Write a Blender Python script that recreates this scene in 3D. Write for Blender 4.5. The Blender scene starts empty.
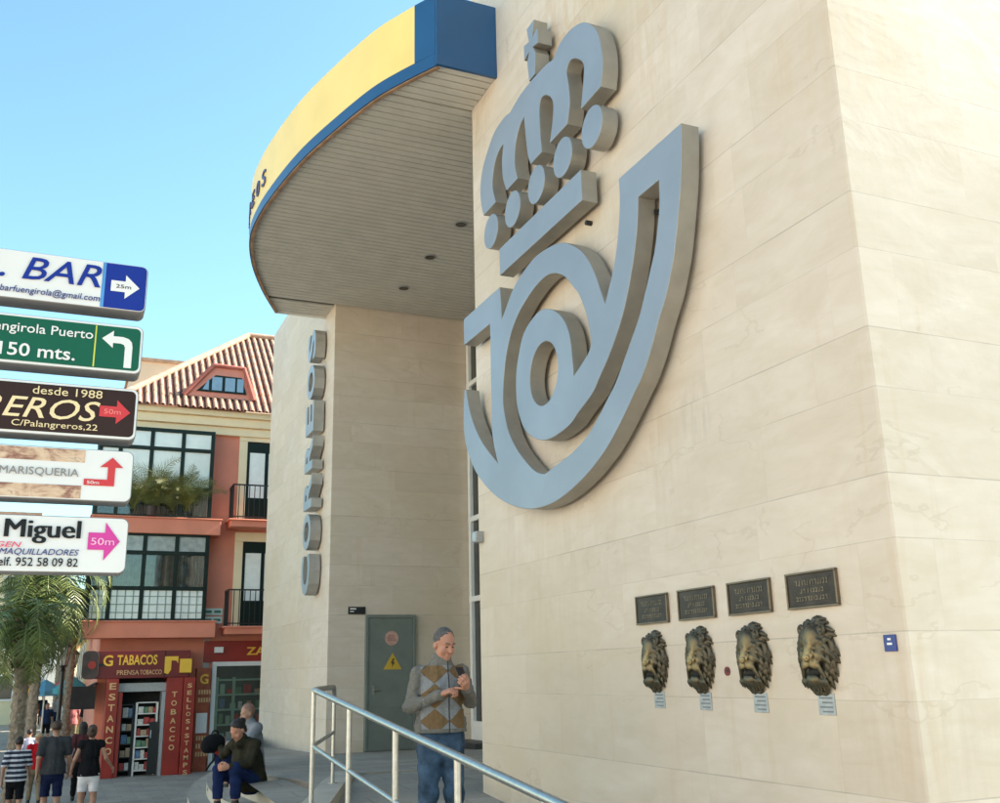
import bpy, bmesh, math, random
import numpy as np
from mathutils import Vector, Matrix
random.seed(7); np.random.seed(7)
SC = bpy.context.scene
COL = SC.collection
R = math.radians
D_SUN = Vector((0.755, -0.020, 0.64)).normalized()      # direction towards the sun

# ---------------------------------------------------------------- camera
CAMROT = Matrix(((0.917, -0.086, -0.389), (-0.398, -0.252, -0.882), (-0.022, 0.964, -0.265)))
def _orth():
    F = 985.0
    Z = Vector((417-500, 401.5+3177, -F)).normalized()
    Y = Vector((55-500, -(687-401.5), -F)); Y = (Y - Z*Y.dot(Z)).normalized()
    X = Y.cross(Z)
    return Matrix((X, Y, Z)), F
CAMROT, FPX = _orth()
EYE = Vector((0, 0, 1.6))
def ray(u, v): return CAMROT @ Vector((u-500, -(v-401.5), -FPX))
def on_x(u, v, x): r = ray(u, v); return EYE + r*(x/r.x)
def on_y(u, v, y): r = ray(u, v); return EYE + r*(y/r.y)
def on_z(u, v, z): r = ray(u, v); return EYE + r*((z-EYE.z)/r.z)
def at(u, v, D): return EYE + ray(u, v)*(D/FPX)
cd = bpy.data.cameras.new('camera'); cam = bpy.data.objects.new('camera', cd); COL.objects.link(cam)
cam.matrix_world = Matrix.Translation(EYE) @ CAMROT.to_4x4()
cd.sensor_fit = 'HORIZONTAL'; cd.sensor_width = 36; cd.lens = 36*FPX/1000; cd.clip_end = 3000; cd.clip_start = .05
SC.camera = cam

# ---------------------------------------------------------------- world and sun
w = bpy.data.worlds.new('World'); SC.world = w; w.use_nodes = True
nt = w.node_tree; bg = nt.nodes['Background']
sky = nt.nodes.new('ShaderNodeTexSky'); sky.sky_type = 'NISHITA'; sky.sun_disc = False
sky.sun_elevation = math.asin(D_SUN.z); sky.sun_rotation = math.atan2(D_SUN.x, D_SUN.y)
sky.altitude = 0; sky.air_density = 1.0; sky.dust_density = 0.8; sky.ozone_density = 0.0
tint = nt.nodes.new('ShaderNodeMix'); tint.data_type = 'RGBA'; tint.blend_type = 'MULTIPLY'; tint.inputs[0].default_value = 1; tint.inputs[7].default_value = (.77, 1.015, .93, 1)
nt.links.new(sky.outputs[0], tint.inputs[6]); nt.links.new(tint.outputs[2], bg.inputs[0]); bg.inputs[1].default_value = 0.10
sl = bpy.data.lights.new('sun', 'SUN'); sl.energy = 4.8; sl.angle = R(.5); sl.color = (1, .90, .76)
so = bpy.data.objects.new('sun', sl); COL.objects.link(so)
so.rotation_euler = D_SUN.to_track_quat('Z', 'Y').to_euler(); so.location = (10, -10, 30)
SC.view_settings.view_transform = 'Standard'; SC.view_settings.look = 'None'
SC.view_settings.exposure = 1.89; SC.view_settings.gamma = 1
SC.render.engine = 'CYCLES'

# ---------------------------------------------------------------- materials
MATS = {}
def mat(name, col, rough=.6, metal=0., var=.12, scale=6., bump=0., bscale=40., spec=.5, coat=0., alpha=None, trans=0.):
    if name in MATS: return MATS[name]
    m = bpy.data.materials.new(name); m.use_nodes = True; MATS[name] = m
    n = m.node_tree; b = n.nodes['Principled BSDF']
    b.inputs['Roughness'].default_value = rough; b.inputs['Metallic'].default_value = metal
    b.inputs['Specular IOR Level'].default_value = spec; b.inputs['Coat Weight'].default_value = coat
    tc = n.nodes.new('ShaderNodeTexCoord')
    if var > 0:
        no = n.nodes.new('ShaderNodeTexNoise'); no.inputs['Scale'].default_value = scale; no.inputs['Detail'].default_value = 6
        n.links.new(tc.outputs['Object'], no.inputs['Vector'])
        r = n.nodes.new('ShaderNodeValToRGB'); n.links.new(no.outputs['Fac'], r.inputs[0])
        r.color_ramp.elements[0].position = .3; r.color_ramp.elements[1].position = .7
        lo = [max(0, c*(1-var)) for c in col]; hi = [min(1, c*(1+var)) for c in col]
        r.color_ramp.elements[0].color = (*lo, 1); r.color_ramp.elements[1].color = (*hi, 1)
        n.links.new(r.outputs[0], b.inputs['Base Color'])
    else: b.inputs['Base Color'].default_value = (*col, 1)
    if bump > 0:
        n2 = n.nodes.new('ShaderNodeTexNoise'); n2.inputs['Scale'].default_value = bscale; n2.inputs['Detail'].default_value = 5
        n.links.new(tc.outputs['Object'], n2.inputs['Vector'])
        bp = n.nodes.new('ShaderNodeBump'); bp.inputs['Strength'].default_value = bump; bp.inputs['Distance'].default_value = .02
        n.links.new(n2.outputs['Fac'], bp.inputs['Height']); n.links.new(bp.outputs[0], b.inputs['Normal'])
    return m

class NG:
    """tiny helper for node graphs"""
    def __init__(s, m): s.m = m; s.n = m.node_tree.nodes; s.l = m.node_tree.links
    def new(s, t, **k):
        x = s.n.new(t)
        for a, b in k.items(): setattr(x, a, b)
        return x
    def put(s, sock, v):
        if hasattr(v, 'is_output') or hasattr(v, 'links'): s.l.new(v, sock)
        else: sock.default_value = v
    def math(s, op, a, b=None, c=None, clamp=False):
        x = s.new('ShaderNodeMath', operation=op); x.use_clamp = clamp
        for i, v in enumerate((a, b, c)):
            if v is not None: s.put(x.inputs[i], v)
        return x.outputs[0]
    def noise(s, vec, scale, detail=5, rough=.55, dist=0.):
        x = s.new('ShaderNodeTexNoise'); s.l.new(vec, x.inputs['Vector'])
        x.inputs['Scale'].default_value = scale; x.inputs['Detail'].default_value = detail
        x.inputs['Roughness'].default_value = rough; x.inputs['Distortion'].default_value = dist
        return x.outputs['Fac']
    def mapping(s, vec, scale=(1, 1, 1), rot=(0, 0, 0), loc=(0, 0, 0)):
        x = s.new('ShaderNodeMapping'); s.l.new(vec, x.inputs[0])
        x.inputs['Scale'].default_value = scale; x.inputs['Rotation'].default_value = rot; x.inputs['Location'].default_value = loc
        return x.outputs[0]
    def ramp(s, fac, *stops):
        x = s.new('ShaderNodeValToRGB'); s.l.new(fac, x.inputs[0]); e = x.color_ramp.elements
        while len(e) < len(stops): e.new(.5)
        for i, (p, c) in enumerate(stops):
            e[i].position = p; e[i].color = (*c, 1) if len(c) == 3 else c
        return x.outputs[0]
    def mix(s, fac, a, b, mode='MIX'):
        x = s.new('ShaderNodeMix', data_type='RGBA', blend_type=mode)
        s.put(x.inputs[0], fac)
        for i, v in ((6, a), (7, b)):
            if isinstance(v, tuple): x.inputs[i].default_value = (*v, 1)
            else: s.l.new(v, x.inputs[i])
        return x.outputs[2]
    def sep(s, vec):
        x = s.new('ShaderNodeSeparateXYZ'); s.l.new(vec, x.inputs[0]); return x.outputs

def stone_mat():
    m = bpy.data.materials.new('cream_marble_cladding'); m.use_nodes = True
    g = NG(m); b = g.n['Principled BSDF']; b.inputs['Roughness'].default_value = .55; b.inputs['Specular IOR Level'].default_value = .35
    geo = g.new('ShaderNodeNewGeometry'); pos = geo.outputs['Position']
    sx = g.sep(pos); h = g.math('ADD', sx[0], sx[1]); z = sx[2]
    # courses: joints at z = 3.53+.88n and 4.04+.88n
    t = g.math('FRACT', g.math('DIVIDE', g.math('SUBTRACT', z, 3.53-8.8), .88))
    course = g.math('ADD', g.math('MULTIPLY', g.math('FLOOR', g.math('DIVIDE', g.math('SUBTRACT', z, 3.53-8.8), .88)), 2.), g.math('GREATER_THAN', t, .58))
    d1 = g.math('MINIMUM', t, g.math('SUBTRACT', 1., t)); d2 = g.math('ABSOLUTE', g.math('SUBTRACT', t, .58))
    dh = g.math('MULTIPLY', g.math('MINIMUM', d1, g.math('ADD', d2, .0022)), .88)
    off = g.math('FRACT', g.math('MULTIPLY', g.math('SINE', g.math('MULTIPLY', course, 12.9)), 43.7))
    tv = g.math('FRACT', g.math('ADD', g.math('DIVIDE', h, 1.35), off))
    dv = g.math('MULTIPLY', g.math('MINIMUM', tv, g.math('SUBTRACT', 1., tv)), 1.35)
    block = g.math('ADD', g.math('FLOOR', g.math('ADD', g.math('DIVIDE', h, 1.35), off)), g.math('MULTIPLY', course, 7.3))
    bn = g.new('ShaderNodeTexWhiteNoise', noise_dimensions='1D'); g.l.new(block, bn.inputs['W'])
    # fine lines, broken up by noise
    brk = g.noise(pos, 1.7, 3)
    mh = g.math('LESS_THAN', dh, g.math('MULTIPLY', brk, .007)); mv = g.math('LESS_THAN', dv, g.math('MULTIPLY', brk, .004))
    joint = g.math('MULTIPLY', g.math('MAXIMUM', mh, g.math('MULTIPLY', mv, .35)), g.math('SMOOTHSTEP' if False else 'MULTIPLY', brk, 1.1), clamp=True)
    # veins in the marble, inclined bedding per block
    vv = g.new('ShaderNodeCombineXYZ'); g.l.new(h, vv.inputs[0]); g.l.new(z, vv.inputs[1]); g.l.new(g.math('MULTIPLY', bn.outputs['Value'], 3.), vv.inputs[2])
    mp = g.mapping(vv.outputs[0], scale=(.8, 1.7, 1), rot=(0, 0, R(28)))
    bed = g.noise(mp, 1.3, 7, .6, 1.6)
    bed2 = g.noise(g.mapping(vv.outputs[0], scale=(1.2, 4.5, 1), rot=(0, 0, R(22))), 2.0, 8, .65, .8)
    big = g.noise(pos, .35, 4)
    c = g.ramp(bed, (.25, (.60, .497, .40)), (.5, (.655, .554, .463)), (.75, (.70, .61, .522)))
    c = g.mix(g.math('MULTIPLY', g.math('SUBTRACT', bed2, .45), 1.4, clamp=True), c, (.55, .455, .33))
    c = g.mix(g.math('MULTIPLY', g.math('SUBTRACT', big, .45), 2.2, clamp=True), c, (.62, .50, .34))
    bv = g.ramp(bn.outputs['Value'], (0, (.925, .915, .895)), (1, (1.0, 1.0, 1.0)))
    c = g.mix(1., c, bv, 'MULTIPLY')
    # ochre water stains running down
    st = g.noise(g.mapping(vv.outputs[0], scale=(3.5, .25, 1)), 1.6, 5, .6)
    c = g.mix(g.math('MULTIPLY', g.math('SUBTRACT', st, .60), 1.8, clamp=True), c, (.50, .34, .17))
    # local rust and soot marks
    def blot(h0, z0, a, b_, col, amt, c):
        q = g.math('ADD', g.math('POWER', g.math('ABSOLUTE', g.math('DIVIDE', g.math('SUBTRACT', h, h0), a)), 2.), g.math('POWER', g.math('ABSOLUTE', g.math('DIVIDE', g.math('SUBTRACT', z, z0), b_)), 2.))
        m_ = g.math('MULTIPLY', g.math('SUBTRACT', 1., q, clamp=True), g.math('MULTIPLY', g.math('SUBTRACT', st2, .40), 4., clamp=True))
        return g.mix(g.math('MULTIPLY', m_, amt*.62), c, col)
    st2 = g.noise(g.mapping(vv.outputs[0], scale=(9, 1.2, 1)), 1.5, 6, .65)
    for a_ in ((12.0, 7.9, 1.1, 1.3, (.52, .30, .13), .8), (10.4, 7.0, .5, 1.6, (.52, .33, .16), .55), (10.15, 3.45, .22, .30, (.16, .12, .09), .55), (10.65, 3.3, .30, .55, (.45, .30, .16), .5), (12.6, 2.6, 1.6, 1.3, (.50, .37, .24), .4), (14.3, 8.6, .5, 1.3, (.33, .24, .16), .5), (8.6, 5.5, .9, .5, (.55, .40, .22), .45), (11.2, 5.3, .8, .9, (.55, .40, .24), .5), (8.55, 1.2, .5, .8, (.40, .30, .2), .35)):
        c = blot(*a_, c)
    # thin brown cracks
    vr = g.new('ShaderNodeTexVoronoi', feature='DISTANCE_TO_EDGE'); vr.inputs['Scale'].default_value = .9
    wob = g.new('ShaderNodeTexNoise'); wob.inputs['Scale'].default_value = 2.2; wob.inputs['Detail'].default_value = 6; g.l.new(mp, wob.inputs['Vector'])
    ad = g.new('ShaderNodeVectorMath', operation='ADD'); g.l.new(mp, ad.inputs[0]); g.l.new(wob.outputs['Color'], ad.inputs[1]); g.l.new(ad.outputs[0], vr.inputs['Vector'])
    crk = g.math('MULTIPLY', g.math('LESS_THAN', vr.outputs['Distance'], .012), g.math('GREATER_THAN', g.noise(pos, .8, 3), .56))
    c = g.mix(g.math('MULTIPLY', crk, .13), c, (.30, .20, .11))
    c = g.mix(g.math('MULTIPLY', joint, .6), c, (.20, .16, .12))
    g.l.new(c, b.inputs['Base Color'])
    hgt = g.math('ADD', g.math('MULTIPLY', bed, .5), g.math('MULTIPLY', g.noise(pos, 14, 6, .6), .14))
    hgt = g.math('SUBTRACT', hgt, g.math('MULTIPLY', joint, .35))
    bp = g.new('ShaderNodeBump'); bp.inputs['Strength'].default_value = .09; bp.inputs['Distance'].default_value = .03
    g.l.new(hgt, bp.inputs['Height']); g.l.new(bp.outputs[0], b.inputs['Normal'])
    return m

# ---------------------------------------------------------------- mesh builder
def woff(o):
    v = Vector((0, 0, 0))
    while o is not None: v += o.location; o = o.parent
    return v
class MB:
    def __init__(s): s.v = []; s.f = []
    def add(s, vs, fs):
        o = len(s.v); s.v += [tuple(v) for v in vs]; s.f += [tuple(i+o for i in f) for f in fs]; return s
    def box(s, a, b, M=None):
        x0, y0, z0 = [min(p, q) for p, q in zip(a, b)]; x1, y1, z1 = [max(p, q) for p, q in zip(a, b)]
        vs = [Vector(p) for p in ((x0,y0,z0),(x1,y0,z0),(x1,y1,z0),(x0,y1,z0),(x0,y0,z1),(x1,y0,z1),(x1,y1,z1),(x0,y1,z1))]
        if M: vs = [M @ v for v in vs]
        return s.add(vs, [(0,3,2,1),(4,5,6,7),(0,1,5,4),(1,2,6,5),(2,3,7,6),(3,0,4,7)])
    def tube(s, pts, r, n=12, closed=False):
        pts = [Vector(p) for p in pts]; m = len(pts); rings = []
        rr = r if isinstance(r, (list, tuple)) else [r]*m
        up = None
        for i, p in enumerate(pts):
            if closed: t = (pts[(i+1) % m]-pts[i-1])
            else: t = pts[min(i+1, m-1)]-pts[max(i-1, 0)]
            t = t.normalized() if t.length > 1e-9 else Vector((0, 0, 1))
            if up is None: up = Vector((0, 0, 1)) if abs(t.z) < .9 else Vector((1, 0, 0))
            a = (up - t*up.dot(t)).normalized(); b = t.cross(a); up = a
            rings.append([p + (a*math.cos(2*math.pi*k/n)+b*math.sin(2*math.pi*k/n))*rr[i] for k in range(n)])
        vs = [v for q in rings for v in q]; fs = []
        for i in range(m if closed else m-1):
            j = (i+1) % m
            for k in range(n): fs.append((i*n+k, i*n+(k+1) % n, j*n+(k+1) % n, j*n+k))
        if not closed: fs += [tuple(range(n))[::-1], tuple((m-1)*n+k for k in range(n))]
        return s.add(vs, fs)
    def lathe(s, prof, c=(0, 0, 0), n=20):
        vs = []; fs = []; c = Vector(c)
        for r, z in prof:
            for k in range(n):
                a = 2*math.pi*k/n; vs.append(c+Vector((r*math.cos(a), r*math.sin(a), z)))
        for i in range(len(prof)-1):
            for k in range(n): fs.append((i*n+k, i*n+(k+1) % n, (i+1)*n+(k+1) % n, (i+1)*n+k))
        fs += [tuple(range(n))[::-1], tuple((len(prof)-1)*n+k for k in range(n))]
        return s.add(vs, fs)
    def prism(s, poly, z0, z1):
        """polygon in plan (counter-clockwise) between two heights; z may be functions of (x, y)"""
        f0 = z0 if callable(z0) else (lambda x, y: z0); f1 = z1 if callable(z1) else (lambda x, y: z1)
        n = len(poly)
        vs = [(x, y, f0(x, y)) for x, y in poly]+[(x, y, f1(x, y)) for x, y in poly]
        fs = [tuple(range(n))[::-1], tuple(range(n, 2*n))]+[(i, (i+1) % n, n+(i+1) % n, n+i) for i in range(n)]
        return s.add(vs, fs)
    def quad(s, a, b, c, d): return s.add([a, b, c, d], [(0, 1, 2, 3)])
    def build(s, name, m, parent=None, smooth=False, bevel=0., seg=2, angle=40):
        me = bpy.data.meshes.new(name); off = woff(parent)
        me.from_pydata([tuple(Vector(v)-off) for v in s.v], [], s.f); me.update()
        me.materials.append(m)
        return link(name, me, parent, smooth, bevel, seg, angle)
def link(name, me, parent=None, smooth=False, bevel=0., seg=2, angle=40):
    o = bpy.data.objects.new(name, me); COL.objects.link(o)
    if parent is not None: o.parent = parent
    if smooth:
        me.polygons.foreach_set('use_smooth', [True]*len(me.polygons))
        try: me.set_sharp_from_angle(angle=R(angle))
        except Exception: pass
    if bevel > 0:
        b = o.modifiers.new('bevel', 'BEVEL'); b.width = bevel; b.segments = seg; b.limit_method = 'ANGLE'; b.angle_limit = R(35)
    return o
def tag(o, label=None, cat=None, group=None, kind=None):
    if label: o['label'] = label
    if cat: o['category'] = cat
    if group: o['group'] = group
    if kind: o['kind'] = kind
    return o
def thing(name, label, cat, loc=(0, 0, 0), group=None):
    o = bpy.data.objects.new(name, None); COL.objects.link(o); o.location = loc; o.empty_display_size = .1
    return tag(o, label, cat, group)
def children(o): return [c for c in bpy.data.objects if c.parent is o]
def dup(o, parent=None):
    c = o.copy(); COL.objects.link(c)
    if parent is not None: c.parent = parent
    for ch in children(o): dup(ch, c)
    return c

def eval_mesh(ob):
    COL.objects.link(ob); dg = bpy.context.evaluated_depsgraph_get(); dg.update()
    me = bpy.data.meshes.new_from_object(ob.evaluated_get(dg))
    vs = [v.co.copy() for v in me.vertices]; fs = [tuple(p.vertices) for p in me.polygons]
    bpy.data.meshes.remove(me); d = ob.data; bpy.data.objects.remove(ob); bpy.data.curves.remove(d)
    return vs, fs
def shape(loops, depth, bevel=.0):
    """closed outlines (first the outer one, then holes) in a plane -> solid with the given depth, centred on z"""
    cu = bpy.data.curves.new('tmp', 'CURVE'); cu.dimensions = '2D'; cu.fill_mode = 'BOTH'
    cu.extrude = depth/2-bevel; cu.bevel_depth = bevel; cu.bevel_resolution = 1; cu.offset = -bevel
    for lp in loops:
        sp = cu.splines.new('POLY'); sp.points.add(len(lp)-1)
        for p, q in zip(sp.points, lp): p.co = (q[0], q[1], 0, 1)
        sp.use_cyclic_u = True
    return eval_mesh(bpy.data.objects.new('tmp', cu))
def glyphs(body, depth=.0, shear=0., bold=0., spacing=1.):
    cu = bpy.data.curves.new('tmp', 'FONT'); cu.body = body; cu.extrude = depth/2; cu.shear = shear; cu.offset = bold
    cu.space_character = spacing; cu.resolution_u = 3
    return eval_mesh(bpy.data.objects.new('tmp', cu))
def glyph_words(mb, body, o, ex, ey, thick, **k):
    for i in range(3): text(mb, body, Vector(o)+Vector(ex).normalized()*thick*(i-1)+Vector(ex).normalized().cross(Vector(ey).normalized())*.0003*i, ex, ey, **k)
    return mb
def text(mb, body, o, ex, ey, w=None, h=None, depth=.002, shear=0., bold=0., spacing=1.):
    """lettering in the box that starts at o, w along ex and h along ey (either may be free)"""
    ex = Vector(ex).normalized(); ey = Vector(ey).normalized(); ez = ex.cross(ey); o = Vector(o)
    vs, fs = glyphs(body, 1., shear, bold, spacing)
    x0 = min(v.x for v in vs); x1 = max(v.x for v in vs); y0 = min(v.y for v in vs); y1 = max(v.y for v in vs)
    sx = w/(x1-x0) if w else None; sy = h/(y1-y0) if h else None
    sx = sx or sy; sy = sy or sx
    return mb.add([o+ex*(v.x-x0)*sx+ey*(v.y-y0)*sy+ez*v.z*depth for v in vs], fs)
def flat(mb, loops, o, ex, ey, depth, bevel=0.):
    ex = Vector(ex).normalized(); ey = Vector(ey).normalized(); ez = ex.cross(ey); o = Vector(o)
    vs, fs = shape(loops, depth, bevel)
    return mb.add([o+ex*v.x+ey*v.y+ez*v.z for v in vs], fs)
def rrect(x0, y0, x1, y1, r, corners=(1, 1, 1, 1), n=6):
    out = []
    for (cx, cy, a0), on in zip(((x1-r, y1-r, 0), (x0+r, y1-r, 90), (x0+r, y0+r, 180), (x1-r, y0+r, 270)), corners):
        if on: out += [(cx+r*math.cos(R(a0+90*k/n)), cy+r*math.sin(R(a0+90*k/n))) for k in range(n+1)]
        else: out.append(({0: x1, 90: x0, 180: x0, 270: x1}[a0], {0: y1, 90: y1, 180: y0, 270: y0}[a0]))
    return out
def spline(pts, n=6, closed=False):
    """Catmull-Rom through the points"""
    P = [Vector(p) for p in pts]; out = []; m = len(P)
    rng = range(m) if closed else range(m-1)
    for i in rng:
        p0 = P[i-1] if (closed or i > 0) else P[i]; p1 = P[i]; p2 = P[(i+1) % m]
        p3 = P[(i+2) % m] if (closed or i+2 < m) else p2
        for k in range(n):
            t = k/n
            out.append(.5*((2*p1)+(p2-p0)*t+(2*p0-5*p1+4*p2-p3)*t*t+(3*p1-p0-3*p2+p3)*t**3))
    if not closed: out.append(P[-1])
    return out

# ---------------------------------------------------------------- signed distance sculpting
class SDF:
    def __init__(s, lo, hi, h):
        s.lo = np.array(lo, dtype=np.float32); s.h = h
        n = np.ceil((np.array(hi)-np.array(lo))/h).astype(int)+1
        ax = [s.lo[i]+h*np.arange(n[i], dtype=np.float32) for i in range(3)]
        s.P = np.stack(np.meshgrid(*ax, indexing='ij'), -1)
        s.d = np.full(s.P.shape[:3], 9., dtype=np.float32)
    @staticmethod
    def smin(a, b, k):
        if k <= 0: return np.minimum(a, b)
        q = np.maximum(k-np.abs(a-b), 0)/k
        return np.minimum(a, b)-q*q*k*.25
    def _win(s, lo, hi, pad):
        """sub-grid holding everything within pad of the box (to keep it fast)"""
        i0 = np.maximum(np.floor((np.array(lo)-pad-s.lo)/s.h).astype(int), 0)
        i1 = np.minimum(np.ceil((np.array(hi)+pad-s.lo)/s.h).astype(int)+1, s.d.shape)
        return tuple(slice(a, max(b, a)) for a, b in zip(i0, i1))
    def put(s, dist, k=.02, win=None): s.d[win] = s.smin(s.d[win], dist, k) if win is not None else s.smin(s.d, dist, k)
    def cut(s, dist, k=.01, win=None): s.d[win] = -s.smin(-s.d[win], dist, k)
    def cone(s, a, b, ra, rb, k=.02, sc=(1, 1, 1), cut=False):
        sc = np.array(sc, dtype=np.float32); a = np.array(a, dtype=np.float32); b = np.array(b, dtype=np.float32)
        r = max(ra, rb); w = s._win(np.minimum(a, b)-r*sc, np.maximum(a, b)+r*sc, .06+k)
        p = s.P[w]/sc; a = a/sc; b = b/sc; ba = b-a
        t = np.clip(((p-a)@ba)/max(float(ba@ba), 1e-9), 0, 1)
        d = (np.linalg.norm(p-a-t[..., None]*ba, axis=-1)-(ra+(rb-ra)*t))*float(sc.min())
        (s.cut if cut else s.put)(d, k, w)
    def ell(s, c, r, k=.02, rot=None, cut=False):
        c = np.array(c, dtype=np.float32); r = np.array(r, dtype=np.float32)
        w = s._win(c-r.max(), c+r.max(), .06+k)
        q = s.P[w]-c
        if rot is not None: q = q@np.array(rot, dtype=np.float32)
        k0 = np.linalg.norm(q/r, axis=-1); k1 = np.linalg.norm(q/(r*r), axis=-1)+1e-9
        (s.cut if cut else s.put)(k0*(k0-1)/k1, k, w)
    def chain(s, pts, rad, k=.02, sc=(1, 1, 1)):
        for i in range(len(pts)-1): s.cone(pts[i], pts[i+1], rad[i], rad[i+1], k, sc)
    def clip(s, nrm, off):
        """keep the side where dot(p, nrm) > off"""
        s.d = np.maximum(s.d, off-s.P@np.array(nrm, dtype=np.float32))
    def wrinkle(s, amp, f, seed=0):
        rg = np.random.RandomState(seed); acc = 0
        for i in range(5):
            kv = rg.normal(size=3)*f*(1+.6*i); acc = acc+np.sin(s.P@kv.astype(np.float32)+rg.rand()*6.28)/(1+.5*i)
        s.d += (acc*amp/2.4).astype(np.float32)
    def mesh(s):
        d = s.d; neg = d < 0; sh = np.array(d.shape)
        cs = tuple(sh-1); corner = [(i, j, k) for i in (0, 1) for j in (0, 1) for k in (0, 1)]
        cnt = np.zeros(cs, dtype=np.int8)
        for c in corner: cnt += neg[c[0]:cs[0]+c[0], c[1]:cs[1]+c[1], c[2]:cs[2]+c[2]]
        idx = np.argwhere((cnt > 0) & (cnt < 8))
        if len(idx) == 0: return np.zeros((0, 3)), []
        acc = np.zeros((len(idx), 3)); num = np.zeros(len(idx))
        for a in corner:
            for ax in range(3):
                if a[ax]: continue
                b = list(a); b[ax] = 1
                da = d[idx[:, 0]+a[0], idx[:, 1]+a[1], idx[:, 2]+a[2]]; db = d[idx[:, 0]+b[0], idx[:, 1]+b[1], idx[:, 2]+b[2]]
                m = (da < 0) != (db < 0); t = np.where(m, da/np.where(m, da-db, 1), 0)
                p = np.array(a, float)[None]+np.zeros((len(idx), 3)); p[:, ax] += t
                acc[m] += p[m]; num[m] += 1
        vs = s.lo+(idx+acc/num[:, None])*s.h
        vid = -np.ones(cs, dtype=np.int64); vid[tuple(idx.T)] = np.arange(len(idx))
        fs = []
        for ax in range(3):
            u, v = (ax+1) % 3, (ax+2) % 3
            sl0 = [slice(1, None)]*3; 
            A = [slice(0, cs[i]) for i in range(3)]
            e = np.zeros(3, int); e[ax] = 1
            r = [np.arange(1, cs[i]) if i != ax else np.arange(0, cs[i]) for i in range(3)]
            g = np.stack(np.meshgrid(*r, indexing='ij'), -1).reshape(-1, 3)
            n0 = neg[tuple(g.T)]; n1 = neg[tuple((g+e).T)]
            q = g[n0 != n1]; fl = n0[n0 != n1]
            du = np.zeros(3, int); du[u] = 1; dv = np.zeros(3, int); dv[v] = 1
            a = vid[tuple((q-du-dv).T)]; b = vid[tuple((q-dv).T)]; c = vid[tuple(q.T)]; dd = vid[tuple((q-du).T)]
            quad = np.stack([a, b, c, dd], 1); quad[~fl] = quad[~fl][:, ::-1]
            fs.append(quad[(quad >= 0).all(1)])
        return vs, np.concatenate(fs).tolist()
def np_mesh(name, parts, m, parent=None, smooth=True):
    V = []; F = []
    for vs, fs in parts:
        o = len(V); V += [tuple(map(float, v)) for v in vs]; F += [tuple(i+o for i in f) for f in fs]
    me = bpy.data.meshes.new(name); me.from_pydata(V, [], F); me.update(); me.materials.append(m)
    o = bpy.data.objects.new(name, me); COL.objects.link(o)
    if parent is not None: o.parent = parent
    if smooth: me.polygons.foreach_set('use_smooth', [True]*len(me.polygons))
    return o
# ================================================================ materials in use
STONE = stone_mat()
STEEL = mat('brushed_steel', (.50, .485, .455), .36, 1., .10, 30, .06, 200)
GALV = mat('galvanised_steel', (.42, .43, .44), .5, .6, .1, 20)
BLACK = mat('black_paint', (.012, .013, .014), .4, 0, .2)
WHITE = mat('white_paint', (.78, .77, .74), .45, 0, .04)
LOGOF = mat('blue_grey_enamel', (.255, .295, .35), .42, .15, .09, 1.2, .02, 60)
LOGOS = mat('grey_tan_return', (.33, .31, .275), .45, .35, .10, 5)  # emblem sides get a grey tan of their own, apart from the front
GLASSD = mat('dark_glass', (.02, .025, .025), .06, 0, .1, 2, spec=.8)
YEL = mat('yellow_panel', (.88, .63, .20), .35, 0, .05, 1.5)
BLU = mat('blue_panel', (.014, .078, .195), .3, 0, .06, 2)
SOFF = mat('soffit_slats', (.58, .555, .50), .55, 0, .06, 3)
SOFFD = mat('soffit_gap', (.10, .09, .08), .8, 0, .1)
GREEND = mat('grey_green_metal_door', (.165, .185, .162), .42, 0, .10, 4, .03, 30)
CONC = mat('street_paving', (.27, .265, .26), .8, 0, .16, 1.2, .15, 12)
STEPM = mat('pale_step_stone', (.46, .42, .35), .75, 0, .14, 3, .1, 25)

def paving_mat(name, col, sx, sy, var=.1):
    m = bpy.data.materials.new(name); m.use_nodes = True; g = NG(m); b = g.n['Principled BSDF']; b.inputs['Roughness'].default_value = .75
    geo = g.new('ShaderNodeNewGeometry'); br = g.new('ShaderNodeTexBrick'); br.offset = .5
    g.l.new(g.mapping(geo.outputs['Position'], scale=(1/sx, 1/sx, 1)), br.inputs['Vector'])
    br.inputs['Scale'].default_value = 1; br.inputs['Brick Width'].default_value = 1; br.inputs['Row Height'].default_value = sy/sx
    br.inputs['Mortar Size'].default_value = .008; br.inputs['Mortar Smooth'].default_value = .3
    br.inputs['Color1'].default_value = (*[c*(1-var) for c in col], 1); br.inputs['Color2'].default_value = (*[c*(1+var) for c in col], 1)
    br.inputs['Mortar'].default_value = (*[c*.45 for c in col], 1)
    n1 = g.noise(geo.outputs['Position'], 1.1, 6); n2 = g.noise(geo.outputs['Position'], 30, 4)
    c = g.mix(1., br.outputs['Color'], g.ramp(n1, (.3, (.72, .72, .72)), (.7, (1, 1, 1))), 'MULTIPLY')
    c = g.mix(.5, c, g.ramp(n2, (.3, (.75, .75, .75)), (.7, (1, 1, 1))), 'MULTIPLY')
    g.l.new(c, b.inputs['Base Color'])
    bp = g.new('ShaderNodeBump'); bp.inputs['Strength'].default_value = .3; bp.inputs['Distance'].default_value = .01
    g.l.new(n2, bp.inputs['Height']); g.l.new(bp.outputs[0], b.inputs['Normal'])
    return m
PAVE = paving_mat('grey_granite_paving', (.38, .34, .29), .6, .4)
PLAZA = paving_mat('plaza_paving', (.47, .40, .315), .5, .5)

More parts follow.
